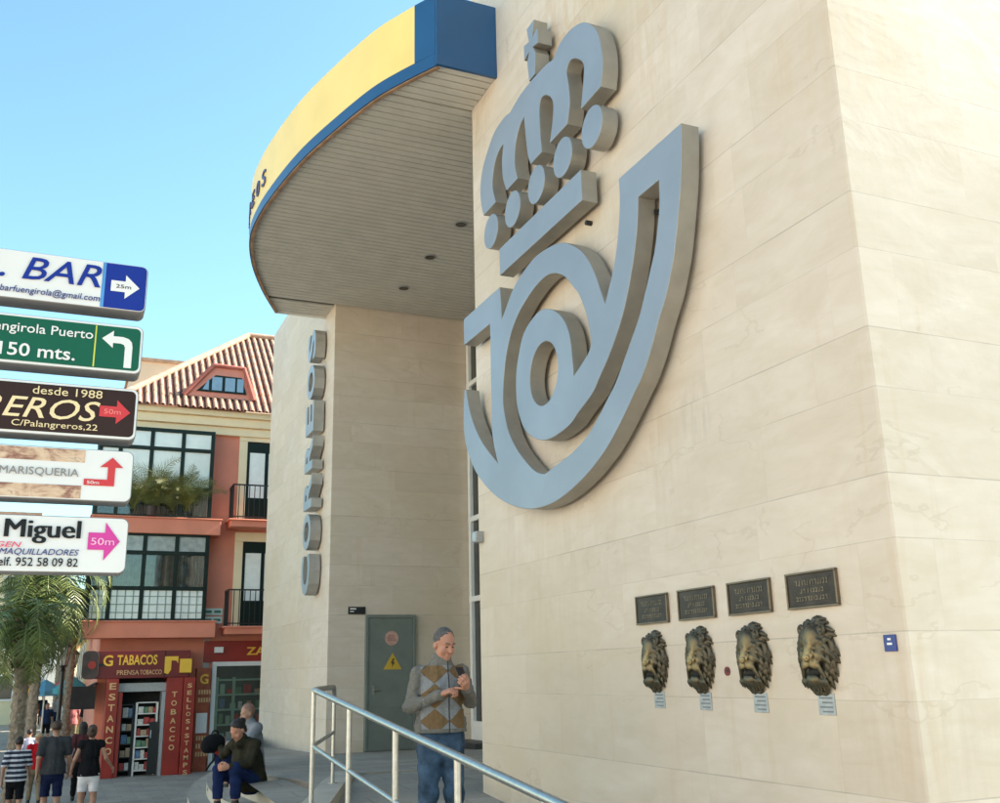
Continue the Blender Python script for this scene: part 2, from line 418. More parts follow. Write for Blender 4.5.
# ================================================================ the ground
def struct(mb, name, m, **k): o = mb.build(name, m, **k); o['kind'] = 'structure'; return o
ZS = -.8
struct(MB().quad((-900, -900, ZS-.004), (900, -900, ZS-.004), (900, 1500, ZS-.004), (-900, 1500, ZS-.004)), 'street', PLAZA)
def zst(y): return -.1 if y < 12.5 else (ZS+.004 if y > 18 else -.1-(.7-.004)*(y-12.5)/5.5)
pv = MB(); ys = [8.3, 12.5, 18, 29.6, 120]
for a, b in zip(ys, ys[1:]):
    x1 = 4.29 if a < 29 else 1.0
    pv.quad((-6, a, zst(a)), (x1, a, zst(a)), (x1, b, zst(b)), (-6, b, zst(b)))
pv.quad((4.29, 23.71, ZS+.004), (16, 23.71, ZS+.004), (16, 29.49, ZS+.004), (4.29, 29.49, ZS+.004))
struct(pv, 'pavement', PAVE)
PLAT = [(2.2, 9.0), (2.5, 10.6), (2.6, 11.4), (2.46, 13.2), (2.55, 15), (2.85, 16.7), (3.35, 18.5), (3.75, 20.5), (4.28, 23.6)]
def zplat(x, y): return .5 if y < 11.5 else .5-.17*(y-11.5)/6.
edge = spline([(a, b, 0) for a, b in PLAT], 6)
poly = [(p.x, p.y) for p in edge]+[(4.29, 17.44), (6.99, 17.44), (6.99, 12.2), (3.25, 12.2)]
poly = [(p.x, p.y) for p in edge]+[(4.29, 23.55), (4.29, 17.44), (6.99, 17.44), (6.99, 12.2), (3.25, 12.2)]
# platform: grey paved top with a pale stone kerb on its street edge
struct(MB().prism(poly[::-1], -1.2, lambda x, y: zplat(x, y)), 'platform', PAVE)
ker = MB()
def strip(mb, pts, w, z0, z1):
    """a band to the left of a plan polyline (w wide) between two heights"""
    n = len(pts); L = []
    for i, p in enumerate(pts):
        t = (pts[min(i+1, n-1)]-pts[max(i-1, 0)]); t.z = 0; t.normalize(); L.append(p+Vector((-t.y, t.x, 0))*(w(p.y) if callable(w) else w))
    a = [(p.x, p.y) for p in pts]; b = [(p.x, p.y) for p in L]
    for i in range(n-1):
        q = [a[i], a[i+1], b[i+1], b[i]]
        mb.prism(q[::-1], z0, z1)
    return L
def tread(y): return .25
lv = edge; zt = .5
for k in range(3):
    st = MB(); zt -= .144
    n = len(lv); L = []
    for i, p in enumerate(lv):
        t = (lv[min(i+1, n-1)]-lv[max(i-1, 0)]).normalized(); L.append(p+Vector((-t.y, t.x, 0))*tread(p.y))
    A = [(p.x, p.y) for p in lv]; B = [(p.x, p.y) for p in L]
    for i in range(n-1):
        st.add([(*A[i], zt), (*A[i+1], zt), (*B[i+1], zt), (*B[i], zt)], [(0, 1, 2, 3)])
    o = struct(st, 'step_tread', PAVE)
    rs = MB()
    for i in range(n-1):      # pale riser in front of this tread's upper neighbour
        za = zplat(*A[i])+.0 if k == 0 else zt+.144; zb = zplat(*A[i+1]) if k == 0 else zt+.144
        rs.add([(*A[i], zt), (*A[i+1], zt), (*A[i+1], zb-.004), (*A[i], za-.004)], [(0, 1, 2, 3)])
    struct(rs, 'step_riser', STEPM)
    lv = L
zl = zt-.144
struct(MB().add([(lv[i].x, lv[i].y, z) for z in (ZS-.1, zt-.002) for i in range(len(lv))], [(i, i+1, len(lv)+i+1, len(lv)+i) for i in range(len(lv)-1)]), 'step_riser', STEPM)
# ramp along the wall, with the kerb the railing stands on
def zramp(y):
    P = [(-6, -.1), (4, -.1), (10.3, .40), (12.2, .46)]
    for (a, p), (b, q) in zip(P, P[1:]):
        if y <= b: return p+(q-p)*max(0, (y-a))/(b-a)
    return .46
rp = MB(); ys = [-6, 4, 10.3, 12.19]
for a, b in zip(ys, ys[1:]): rp.quad((2.1, a, zramp(a)), (6.99, a, zramp(a)), (6.99, b, zramp(b)), (2.1, b, zramp(b)))
struct(rp, 'ramp', PAVE)
kb = MB()
KP = [(2.14, 3.2), (2.1, 9.0), (2.83, 11.1), (3.28, 12.25)]
kz = [zramp(3.2)+.10, .5, .506, .506]
for (a, b), z0, z1 in zip(zip(KP, KP[1:]), kz, kz[1:]):
    t = Vector((b[0]-a[0], b[1]-a[1])).normalized(); nn = Vector((-t.y, t.x))*.13
    q = [(a[0]+nn.x, a[1]+nn.y), (a[0]-nn.x, a[1]-nn.y), (b[0]-nn.x, b[1]-nn.y), (b[0]+nn.x, b[1]+nn.y)]
    zz = [z0, z0, z1, z1]
    kb.add([(*p, -.8) for p in q]+[(*p, z) for p, z in zip(q, zz)], [(3, 2, 1, 0), (4, 5, 6, 7), (0, 1, 5, 4), (1, 2, 6, 5), (2, 3, 7, 6), (3, 0, 4, 7)])
struct(kb, 'kerb', STEPM)
struct(MB().prism([(-6, -8), (2.0, -8), (2.0, 8.299), (-6, 8.299)], -.9, -.1), 'lower_terrace', PAVE)

# ================================================================ the post office
po = thing('post_office', 'cream marble post office building with a curved yellow and blue canopy', 'building', (4.22, 10.24, -.8))
MB().box((4.22, 4.16, -1.2), (17, 10.24, 13.2)).build('wall', STONE, po, bevel=.012)
wl = MB().box((4.3, 17.45, -1.2), (15, 23.7, 9.9)).build('tower_wall', STONE, po, bevel=.012)
MB().box((7.2, 10.24, 8.6), (16.5, 17.45, 12.6)).build('upper_wall', STONE, po)
# glazed entrance wall seen end-on
gf = MB(); GX = 7.0
zrows = [.36, .72, 2.93, 4.42, 7.09, 8.47]
for z in zrows: gf.box((GX-.03, 10.25, z-.05), (GX+.09, 17.44, z+.05))
gy = [10.3+ (17.36-10.3)*i/6 for i in range(7)]
for y in gy: gf.box((GX-.035, y-.055, .34), (GX+.10, y+.055, 8.52))
gf.box((GX-.02, 10.25, .36), (GX+.05, 17.44, .70))
win = gf.build('glazed_entrance', WHITE, po, bevel=.006)
for a, b in zip(zrows, zrows[1:]): MB().box((GX+.03, 10.28, a+.05), (GX+.045, 17.4, b-.05)).build('pane', GLASSD, win)
MB().box((GX-.45, 16.2, .30), (GX-.04, 17.44, .46)).build('door_step', mat('dark_granite', (.03, .03, .032), .5), po, bevel=.01)
# jamb and metal door
dr = MB().box((5.02, 17.39, .34), (5.85, 17.46, 2.59)).build('metal_door', GREEND, po, bevel=.006)
df = MB(); df.box((4.97, 17.37, .34), (5.018, 17.46, 2.65)); df.box((5.852, 17.37, .34), (5.9, 17.46, 2.65)); df.box((5.018, 17.37, 2.592), (5.852, 17.46, 2.65))
df.box((5.03, 17.383, 1.055), (5.84, 17.392, 1.075)); df.build('frame', GREEND, dr, bevel=.004)
for z, y in ((1.35, 17.33),):
    h = MB(); h.tube([(5.12, 17.39, z), (5.12, 17.33, z), (5.26, 17.33, z)], .011); h.box((5.095, 17.38, z-.08), (5.145, 17.392, z+.08)); h.build('handle', STEEL, dr)
dc = MB(); dc.add(*[([(5.45+.125*math.cos(a), y, 2.24+.125*math.sin(a)) for y in (17.385, 17.391) for a in [2*math.pi*i/28 for i in range(28)]], [tuple(range(28))[::1]]+[(i, i+28, (i+1) % 28+28, (i+1) % 28) for i in range(28)])][0])
dc.build('round_notice', mat('pinkish_notice', (.50, .30, .24), .6, 0, .25, 14), dr)
d2 = MB()
for i in range(4): d2.box((5.375+.004*i, 17.382, 2.19+.032*i), (5.525-.012*i, 17.385, 2.200+.032*i))
d2.build('notice_print', mat('notice_ink', (.30, .10, .08), .7), dr)
tri = MB(); tri.prism([(0, 0), (1, 0), (.5, .86)], 0, .006)
tri.v = [(5.30+x*.34, 17.39-z, 1.70+y*.33) for x, y, z in tri.v]; tri.build('warning_triangle', mat('warning_yellow', (.58, .37, .04), .5, 0, .08), dr)
bo = MB(); bo.v = []; bp_ = [(.52, .66), (.40, .36), (.50, .38), (.45, .10), (.62, .45), (.51, .43), (.60, .66)]
bo.prism(bp_[::-1], 0, .003); bo.v = [(5.30+x*.34, 17.384-z, 1.70+y*.33*.86) for x, y, z in bo.v]; bo.build('bolt_symbol', BLACK, dr)

# ---- canopy
CV = [(3.45, 9.46), (3.18, 9.95), (2.95, 10.46), (2.68, 11.37), (2.47, 12.23), (2.32, 13.22), (2.24, 14.13), (2.26, 15.0), (2.48, 16.05), (2.86, 17.18), (3.29, 18.2)]
cv = spline([(a, b, 0) for a, b in CV], 8)
ZC = 8.47; ZT = 9.42
can = bpy.data.objects.new('canopy', None)
def xcurve(y):
    for p, q in zip(cv, cv[1:]):
        if p.y <= y <= q.y: return p.x+(q.x-p.x)*(y-p.y)/(q.y-p.y)
    return cv[0].x if y < cv[0].y else cv[-1].x
def xright(y): return 4.216 if y < 10.23 else (6.96 if y < 17.44 else 4.297)
sf = MB(); y = 9.46; pitch = .135
while y < 18.25:
    y1 = min(y+pitch-.022, 18.28)
    if y < 10.23 < y1: y1 = 10.225
    if y < 17.44 < y1: y1 = 17.43
    xl0, xl1 = xcurve(y)+.03, xcurve(y1)+.03; xr = min(xright(y), xright(y1))
    q = [(xl0, y), (xr, y), (xr, y1), (xl1, y1)]
    sf.prism(q, ZC, ZC+.03)
    y += pitch
cpo = sf.build('canopy', SOFF, po)
bk = MB(); op = [(p.x+.05, p.y+.01) for p in cv]+[(4.296, 18.2), (4.296, 17.46), (6.95, 17.43), (6.95, 10.25), (4.21, 10.22), (4.21, 9.47)]
bk.prism([(a, b) for a, b in op][::-1], ZC+.024, ZC+.2); bk.build('deck', SOFFD, cpo)
tp = MB().prism([(a, b) for a, b in op][::-1], ZT-.25, ZT-.06); tp.build('roof_sheet', GALV, cpo)
def band(pts, z0, z1, t, mb):
    n = len(pts); P = [Vector((p.x, p.y, 0)) for p in pts]; I = []
    for i, p in enumerate(P):
        d = (P[min(i+1, n-1)]-P[max(i-1, 0)]).normalized(); I.append(p+Vector((d.y, -d.x, 0))*t)
    vs = [(p.x, p.y, z) for z in (z0, z1) for p in P]+[(p.x, p.y, z) for z in (z0, z1) for p in I]
    f = []
    for i in range(n-1):
        f += [(i, n+i, n+i+1, i+1), (2*n+i, 2*n+i+1, 3*n+i+1, 3*n+i), (i, i+1, 2*n+i+1, 2*n+i), (n+i, 3*n+i, 3*n+i+1, n+i+1)]
    f += [(0, 2*n, 3*n, n), (n-1, 2*n-1, 4*n-1, 3*n-1)]
    return mb.add(vs, f)
i0 = 5
fas = band(cv[i0:], ZC+.15, ZT, .04, MB()).build('fascia', YEL, cpo, smooth=True, angle=30)
bl = MB(); band(cv, ZC-.02, ZC+.147, .045, bl); band(cv[:i0+1], ZC+.15, ZT+.003, .043, bl)
bl.box((3.452, 9.415, ZC-.02), (4.216, 9.458, ZT+.003)); bl.build('fascia_trim', BLU, cpo, smooth=True, angle=30)
tr = MB(); band([p+Vector((.02, .0, 0)) for p in cv], ZC-.035, ZC-.021, .05, tr); tr.build('drip_edge', mat('rusty_edge', (.33, .20, .12), .8, 0, .35, 6), cpo)
MB().box((3.29, 18.2, ZC-.02), (4.296, 18.245, ZT)).build('end_panel', WHITE, cpo)
for x, yy in ((5.27, 13.31), (5.24, 14.69), (5.26, 16.18)):
    s = MB(); s.lathe([(.105, ZC-.012), (.115, ZC-.004), (.115, ZC+.02)], (x, yy, 0)); sp = s.build('spotlight', GALV, cpo)
    s = MB(); s.lathe([(.085, ZC-.016), (.085, ZC-.0125)], (x, yy, 0)); s.build('lamp_glass', mat('lamp_glass', (.04, .035, .03), .2), sp)
# lettering on the fascia, letter by letter along the curve
NAVY = mat('navy_lettering', (.07, .075, .20), .5)
arc = [0]
for p, q in zip(cv, cv[1:]): arc.append(arc[-1]+(q-p).length)
def on_arc(s):
    for i in range(len(arc)-1):
        if arc[i] <= s <= arc[i+1]:
            t = (s-arc[i])/(arc[i+1]-arc[i]); d = (cv[i+1]-cv[i]).normalized(); return cv[i].lerp(cv[i+1], t), d
    return cv[-1], (cv[-1]-cv[-2]).normalized()
for i, ch in enumerate('CORREOS'):
    p, d = on_arc(6.7-i*.37); out = Vector((-d.y, d.x, 0))
    lt = MB(); text(lt, ch, p-d*(-.15)+out*.012+Vector((0, 0, ZC+.33)), -d, (0, 0, 1), h=.26, w=.20, depth=.02, bold=.01); lt.build('fascia_letter', NAVY, cpo)

# ---- the wall emblem
HORN = [(5.54,5.607,1),(5.555,5.43),(5.597,5.158),(5.665,4.901),(5.744,4.649),(5.794,4.534),(5.902,4.334),(6.033,4.168),(6.169,3.971),(6.318,3.802),(6.429,3.717),(6.684,3.518),(6.982,3.333),(7.365,3.186),(7.789,3.092),(8.126,3.074),(8.473,3.104),(8.888,3.215),(9.31,3.398),(9.71,3.663),(9.962,3.936),(10.093,4.194),(10.108,4.478),(10.068,4.732,1),(10.025,4.72,1),(9.942,4.482),(9.79,4.238),(9.554,3.983),(9.163,3.69,1),(9.248,3.873),(9.302,4.079),(9.306,4.408),(9.3,4.853),(9.295,5.05),(9.3,5.265,1),(10.065,5.265,1),(10.065,5.585,1),(9.01,5.585,1),(8.99,5.38),(8.983,5.209,1),(8.863,5.294),(8.667,5.439),(8.42,5.522),(8.148,5.57),(7.857,5.552),(7.584,5.492),(7.39,5.393),(7.198,5.251),(7.079,5.118),(6.969,4.941),(6.88,4.744),(6.818,4.602,1),(6.695,4.785),(6.590,4.985),(6.516,5.228),(6.482,5.437),(6.481,5.607,1)]
SLOT = [(6.199,5.301,1),(5.889,5.301,1),(5.907,5.087),(5.956,4.915),(6.012,4.762),(6.086,4.636),(6.188,4.47),(6.299,4.303),(6.468,4.123),(6.687,3.9),(6.816,3.805),(7.184,3.567),(7.526,3.456),(7.763,3.42),(8.081,3.371,1),(8.271,3.43),(8.486,3.57),(8.708,3.757),(8.891,3.983),(8.991,4.261),(8.985,4.46),(8.943,4.635),(8.88,4.798),(8.758,4.971),(8.587,5.107),(8.364,5.203),(8.133,5.263),(7.914,5.28),(7.708,5.232),(7.516,5.119),(7.369,4.964),(7.257,4.836),(7.158,4.635),(7.105,4.455),(7.099,4.325),(7.162,4.257),(7.297,4.194),(7.435,4.137,1),(7.454,4.372),(7.485,4.551),(7.583,4.725),(7.739,4.86),(7.905,4.943),(8.081,4.981),(8.306,4.941),(8.466,4.858),(8.574,4.703),(8.643,4.551),(8.667,4.389),(8.656,4.196),(8.594,4.036),(8.487,3.889),(8.291,3.764),(8.057,3.689),(7.828,3.679),(7.548,3.715),(7.383,3.784),(7.118,3.886),(6.987,3.985),(6.808,4.125),(6.613,4.321),(6.481,4.503),(6.375,4.706),(6.300,4.88),(6.237,5.086)]
CROWN = [(6.687,6.621,1),(6.635,6.798),(6.639,6.992),(6.698,7.197),(6.808,7.345),(6.943,7.462),(7.125,7.537),(7.28,7.558),(7.442,7.54),(7.564,7.466,1),(7.738,7.506),(7.912,7.522),(8.069,7.535),(8.324,7.537),(8.521,7.505),(8.621,7.477,1),(8.793,7.506),(9.046,7.479),(9.247,7.361),(9.422,7.195),(9.5,6.976),(9.476,6.766),(9.416,6.612,1),(9.061,6.612,1),(9.139,6.801),(9.138,6.939),(9.066,7.097),(8.935,7.185),(8.823,7.198,1),(8.87,7.023),(8.858,6.799),(8.772,6.612,1),(8.478,6.612,1),(8.543,6.799),(8.511,7.022),(8.397,7.173),(8.28,7.224,1),(8.25,6.934),(8.215,6.733),(8.159,6.612,1),(7.896,6.612,1),(7.919,6.854),(7.918,7.102),(7.87,7.196),(7.764,7.177),(7.654,7.082),(7.613,6.974),(7.643,6.805),(7.716,6.612,1),(7.342,6.612,1),(7.276,6.797),(7.281,7.002),(7.307,7.164),(7.228,7.23),(7.119,7.185),(7.008,7.084),(6.973,6.992),(7.003,6.832),(7.067,6.612,1)]
def smooth_loop(P, n=5):
    cs = [i for i, p in enumerate(P) if len(p) > 2]; m = len(P); out = []
    for a, b in zip(cs, cs[1:]+[cs[0]+m]):
        seg = [Vector((-P[i % m][0], P[i % m][1], 0)) for i in range(a, b+1)]
        s = spline(seg, n) if len(seg) > 2 else seg
        out += [(v.x, v.y) for v in s[:-1]]
    return out
XF = 4.22-.1325; TH = .165
em = thing('post_horn_emblem', 'huge blue grey post horn emblem with crown bolted to marble wall', 'emblem', (4.22, 8.0, 4.3))
def emblem_part(name, loops, parent):
    """solid whose front is enamelled and whose returns are grey tan"""
    mb = MB(); flat(mb, loops, (XF, 0, 0), (0, -1, 0), (0, 0, 1), TH, .006)
    o = mb.build(name, LOGOF, parent); me = o.data; me.materials.append(LOGOS)
    for p in me.polygons:
        if p.normal.x > -.9: p.material_index = 1
    return o
ell_ = [(-8.035+.303*math.cos(a), 4.335+.31*math.sin(a)) for a in [2*math.pi*i/40 for i in range(40)]]
emblem_part('post_horn', [smooth_loop(HORN), smooth_loop(SLOT), ell_], em)
emblem_part('crown', [smooth_loop(CROWN)], em)
emblem_part('crown_band', [[(-9.0, 5.715), (-7.125, 5.715), (-7.125, 6.022), (-9.0, 6.022)]], em)
for i in range(5):
    emblem_part('crown_pearl', [[(-(6.885+.583*i)+.196*math.cos(a), 6.328+.196*math.sin(a)) for a in [2*math.pi*k/40 for k in range(40)]]], em)
cx_ = -8.06; cr = [(cx_-.07, 7.56), (cx_+.07, 7.56), (cx_+.10, 7.80), (cx_+.045, 7.90), (cx_+.17, 7.87), (cx_+.17, 8.05), (cx_+.045, 8.02), (cx_+.09, 8.2), (cx_-.09, 8.2), (cx_-.045, 8.02), (cx_-.17, 8.05), (cx_-.17, 7.87), (cx_-.045, 7.90), (cx_-.10, 7.80)]
emblem_part('crown_cross', [cr], em)
for y, z in ((7.5, 5.85), (8.6, 5.85), (7.9, 5.52), (6.2, 5.2), (6.6, 3.8), (8.3, 3.3), (9.6, 3.7), (9.2, 5.4), (7.0, 7.4), (9.2, 7.2), (8.2, 7.4), (7.6, 4.4), (7.35, 5.62), (8.06, 7.9)):
    MB().tube([(4.16, y, z), (4.225, y, z)], .025, 8).build('mounting_bolt', BLACK, em)
for i in range(5): MB().tube([(4.16, 6.885+.583*i, 6.33), (4.225, 6.885+.583*i, 6.33)], .03, 8).build('mounting_bolt', BLACK, em)


# ---- CORREOS down the tower
sg = thing('tower_lettering', 'tall grey metal letters reading upwards on the narrow tower wall', 'lettering', (4.3, 18.3, 3.0))
zb = 3.05; hgt = [.83, .77, .73, .73, .69, .79, .69]
for ch, hh in zip('CORREOS', hgt):
    mb = MB(); text(mb, ch, (4.17, 18.02, zb), (0, 0, 1), (0, 1, 0), w=hh-.09, h=.66, depth=.20, bold=.035)
    mb.v = [(x if True else x, y, z) for x, y, z in mb.v]
    lo = mb.build('letter', mat('satin_letter_face', (.30, .34, .39), .4, .3, .06), sg); me = lo.data; me.materials.append(mat('letter_return', (.38, .37, .35), .45, .4, .1))
    for p in me.polygons:
        if p.normal.x > -.9: p.material_index = 1
    zb += hh
# ---- small wall fittings
t = thing('door_sign', 'small black sign on marble beside the green metal door', 'sign', (4.82, 17.45, 2.72))
MB().box((4.66, 17.425, 2.66), (4.97, 17.449, 2.79)).build('plate', BLACK, t, bevel=.004)
mb = MB(); mb.box((4.69, 17.4225, 2.742), (4.80, 17.4245, 2.765)); mb.box((4.69, 17.4225, 2.700), (4.76, 17.4245, 2.715)); mb.build('marking', WHITE, t)
t = thing('junction_box', 'little grey metal box on the left edge of the marble wall', 'junction box', (4.22, 10.15, 3.06))
MB().box((4.13, 10.09, 3.0), (4.219, 10.21, 3.12)).build('housing', GALV, t, bevel=.006); MB().box((4.122, 10.10, 3.01), (4.1295, 10.20, 3.11)).build('cover', GALV, t, bevel=.004)
t = thing('number_plate', 'small blue enamel plate on the marble wall near its corner', 'plate', (4.22, 4.28, 1.715))
MB().box((4.209, 4.235, 1.665), (4.219, 4.325, 1.755)).build('plate', mat('blue_enamel', (.01, .03, .20), .25), t, bevel=.002)
mb = MB(); mb.box((4.206, 4.262, 1.70), (4.2085, 4.298, 1.712)); mb.box((4.206, 4.268, 1.725), (4.2085, 4.292, 1.737)); mb.build('marking', WHITE, t)
t = thing('red_sticker', 'small round dark red sticker between the second and third lion heads', 'sticker', (4.22, 5.80, 1.57))
mb = MB(); mb.tube([(4.2195, 5.80, 1.575), (4.212, 5.80, 1.575)], .03, 20); mb.build('disc', mat('dark_red', (.16, .015, .015), .4), t)
mb = MB(); mb.tube([(4.2115, 5.795, 1.578), (4.209, 5.795, 1.578)], .013, 12); mb.build('print', mat('sticker_print', (.05, .02, .02), .5), t)
# ---- unseen building added left of the frame; bounces sunlight onto the shaded wall
oh = thing('bounce_building', 'unseen cream building added across the square to bounce light', 'building', (-17, 2, ZS))
MB().box((-26, -16, ZS), (-17, 22, 12)).build('wall', mat('cream_render', (.57, .56, .52), .8, 0, .05, 1), oh)
for yy in range(-14, 21, 3):
    for zz in (1.2, 4.4, 7.6):
        f = MB(); f.box((-17.0, yy-.6, zz), (-16.94, yy+.6, zz+1.8)); fo = f.build('window', WHITE, oh); MB().box((-16.938, yy-.5, zz+.1), (-16.93, yy+.5, zz+1.7)).build('pane', GLASSD, fo)

# unseen block added behind the tower to keep the low sun off the street
eb = thing('added_shade_block', 'unseen plain block added behind the tower to shade the street', 'building', (20, 27, ZS))
MB().box((15.2, 19, ZS), (26, 42, 13.0)).build('wall', mat('cream_render', (.57, .56, .52), .8, 0, .05, 1), eb)
MB().box((15.1, 18.9, 13.0), (26.1, 42.1, 13.2)).build('roof', mat('grey_roofing', (.2, .19, .18), .8), eb)
# ================================================================ railing
hr = thing('handrail', 'stainless steel handrail with top and middle rail along the ramp', 'handrail', (2.14, 6, .2))
A0 = Vector((2.14, 3.3, .98-.0)); A1 = Vector((2.1, 8.97, 1.49)); A2 = Vector((2.80, 11.0, 1.49)); A3 = Vector((2.83, 11.1, 1.42))
A0 = A1+(Vector((2.22, 4.2, .975))-A1)*1.22
def rail(dz, bend):
    a0, a1, a2 = [v+Vector((0, 0, dz)) for v in (A0, A1, A2)]
    c = [a0, a1.lerp(a0, .02)]
    for k in range(1, 7):   # rounded corner
        t = k/7; p = a1.lerp(a0, .02); q = a1.lerp(a2, .05); c.append(p*(1-t)**2+a1*2*t*(1-t)+q*t*t)
    c += [a1.lerp(a2, .05), a1.lerp(a2, .5)]
    d = (a2-a1).normalized()
    if bend:
        c.append(a2-d*.12)
        for k in range(1, 7):
            an = math.pi/2*k/7; c.append(a2-d*.12+d*.12*math.sin(an)+Vector((0, 0, -.12*(1-math.cos(an)))))
        c.append(a2+Vector((0, 0, -.14)))
    else: c.append(a2)
    return c
MB().tube(rail(0, True), .026, 14).build('top_rail', STEEL, hr, smooth=True)
MB().tube(rail(-.47, False), .019, 12).build('middle_rail', STEEL, hr, smooth=True)
def post(p, z0, z1):
    m = MB().tube([(p.x, p.y, z0), (p.x, p.y, z1)], .021, 14); m.tube([(p.x, p.y, z0), (p.x, p.y, z0+.012)], .055, 16)
    m.build('post', STEEL, hr, smooth=True, angle=30)
zk = lambda y: zramp(3.2)+.10+(.5-zramp(3.2)-.10)*(y-3.2)/5.8 if y < 9 else .5
for t in (0, .23, .46, .69, .92, 1.15):
    p = A1.lerp(Vector((2.22, 4.2, .975)), t); post(p, zk(p.y)-.002, p.z-.01)
post(A2, .5, A2.z-.13)

# ================================================================ plaques, lion heads and slot tags
BRZ = None
def bronze(name, polish):
    m = bpy.data.materials.new(name); m.use_nodes = True; g = NG(m); b = g.n['Principled BSDF']
    tc = g.new('ShaderNodeTexCoord').outputs['Object']; geo = g.new('ShaderNodeNewGeometry')
    n = g.noise(tc, 22, 6); n2 = g.noise(tc, 7, 4)
    c = g.ramp(n2, (.3, (.05, .042, .03)), (.5, (.10, .08, .048)), (.7, (.065, .07, .05)))
    pt = g.math('MULTIPLY', g.math('SUBTRACT', geo.outputs['Pointiness'], .54), 5., clamp=True)
    if polish:
        sx = g.sep(tc); pr = g.math('MULTIPLY', g.math('MULTIPLY', g.math('SUBTRACT', g.math('MULTIPLY', sx[0], -1.), .077), 22., clamp=True), g.math('MULTIPLY', g.math('SUBTRACT', n, .30), 3.5, clamp=True))
        wear = g.math('ADD', pr, pt, clamp=True)
        c = g.mix(g.math('MULTIPLY', wear, .65), c, (.62, .44, .19))
    g.l.new(c, b.inputs['Base Color']); b.inputs['Metallic'].default_value = .6
    g.l.new(g.math('ADD', g.math('MULTIPLY', n, .3), .28), b.inputs['Roughness'])
    bp = g.new('ShaderNodeBump'); bp.inputs['Strength'].default_value = .4; bp.inputs['Distance'].default_value = .004
    g.l.new(n, bp.inputs['Height']); g.l.new(bp.outputs[0], b.inputs['Normal'])
    return m
BRL = bronze('polished_brown_bronze', True); BRP = mat('dark_bronze', (.048, .037, .029), .45, .55, .35, 9, .2, 60)
BRF = mat('bronze_edge', (.17, .13, .09), .4, .7, .2, 14)
TAGM = mat('zinc_tag', (.40, .42, .43), .5, .35, .12, 20)
CAVE = mat('dark_mouth', (.012, .011, .010), .8, 0, .1)

# plaque, built round the local origin (x towards the street is negative)
pq = thing('bronze_plaque', '', 'plaque')
MB().box((-.018, -.215, -.098), (-.002, .215, .098)).build('plate', BRP, pq, bevel=.003)
f = MB()
for a, b in (((-.027, -.228, -.111), (-.003, .228, -.0975)), ((-.027, -.228, .0975), (-.003, .228, .111)), ((-.0265, -.228, -.0970), (-.003, -.2145, .0970)), ((-.0265, .2145, -.0970), (-.003, .228, .0970))): f.box(a, b)
f.build('frame', BRF, pq, bevel=.003)
rg = random.Random(3); l = MB()
for row, (z, hh, w0) in enumerate(((.045, .032, .15), (-.005, .026, .11), (-.052, .026, .14))):
    y = -w0
    while y < w0:
        wd = rg.uniform(.012, .022)
        l.box((-.0205, y, z-hh/2), (-.0175, y+wd*.35, z+hh/2))
        if rg.random() < .7: l.box((-.0205, y+wd*.35, z+hh/2-.006), (-.0175, y+wd, z+hh/2))
        if rg.random() < .6: l.box((-.0205, y+wd*.35, z-hh/2), (-.0175, y+wd, z-hh/2+.006))
        y += wd+.009
l.build('worn_lettering', BRF, pq)
tg = thing('slot_tag', '', 'metal tag')
MB().box((-.006, -.072, -.062), (-.0015, .072, .062)).build('plate', TAGM, tg, bevel=.002)
l = MB()
for k in range(4): l.box((-.0072, -.055, .032-.026*k), (-.0055, .055-.02*(k % 2), .041-.026*k))
l.build('engraved_lines', mat('engraving', (.16, .17, .18), .6), tg)

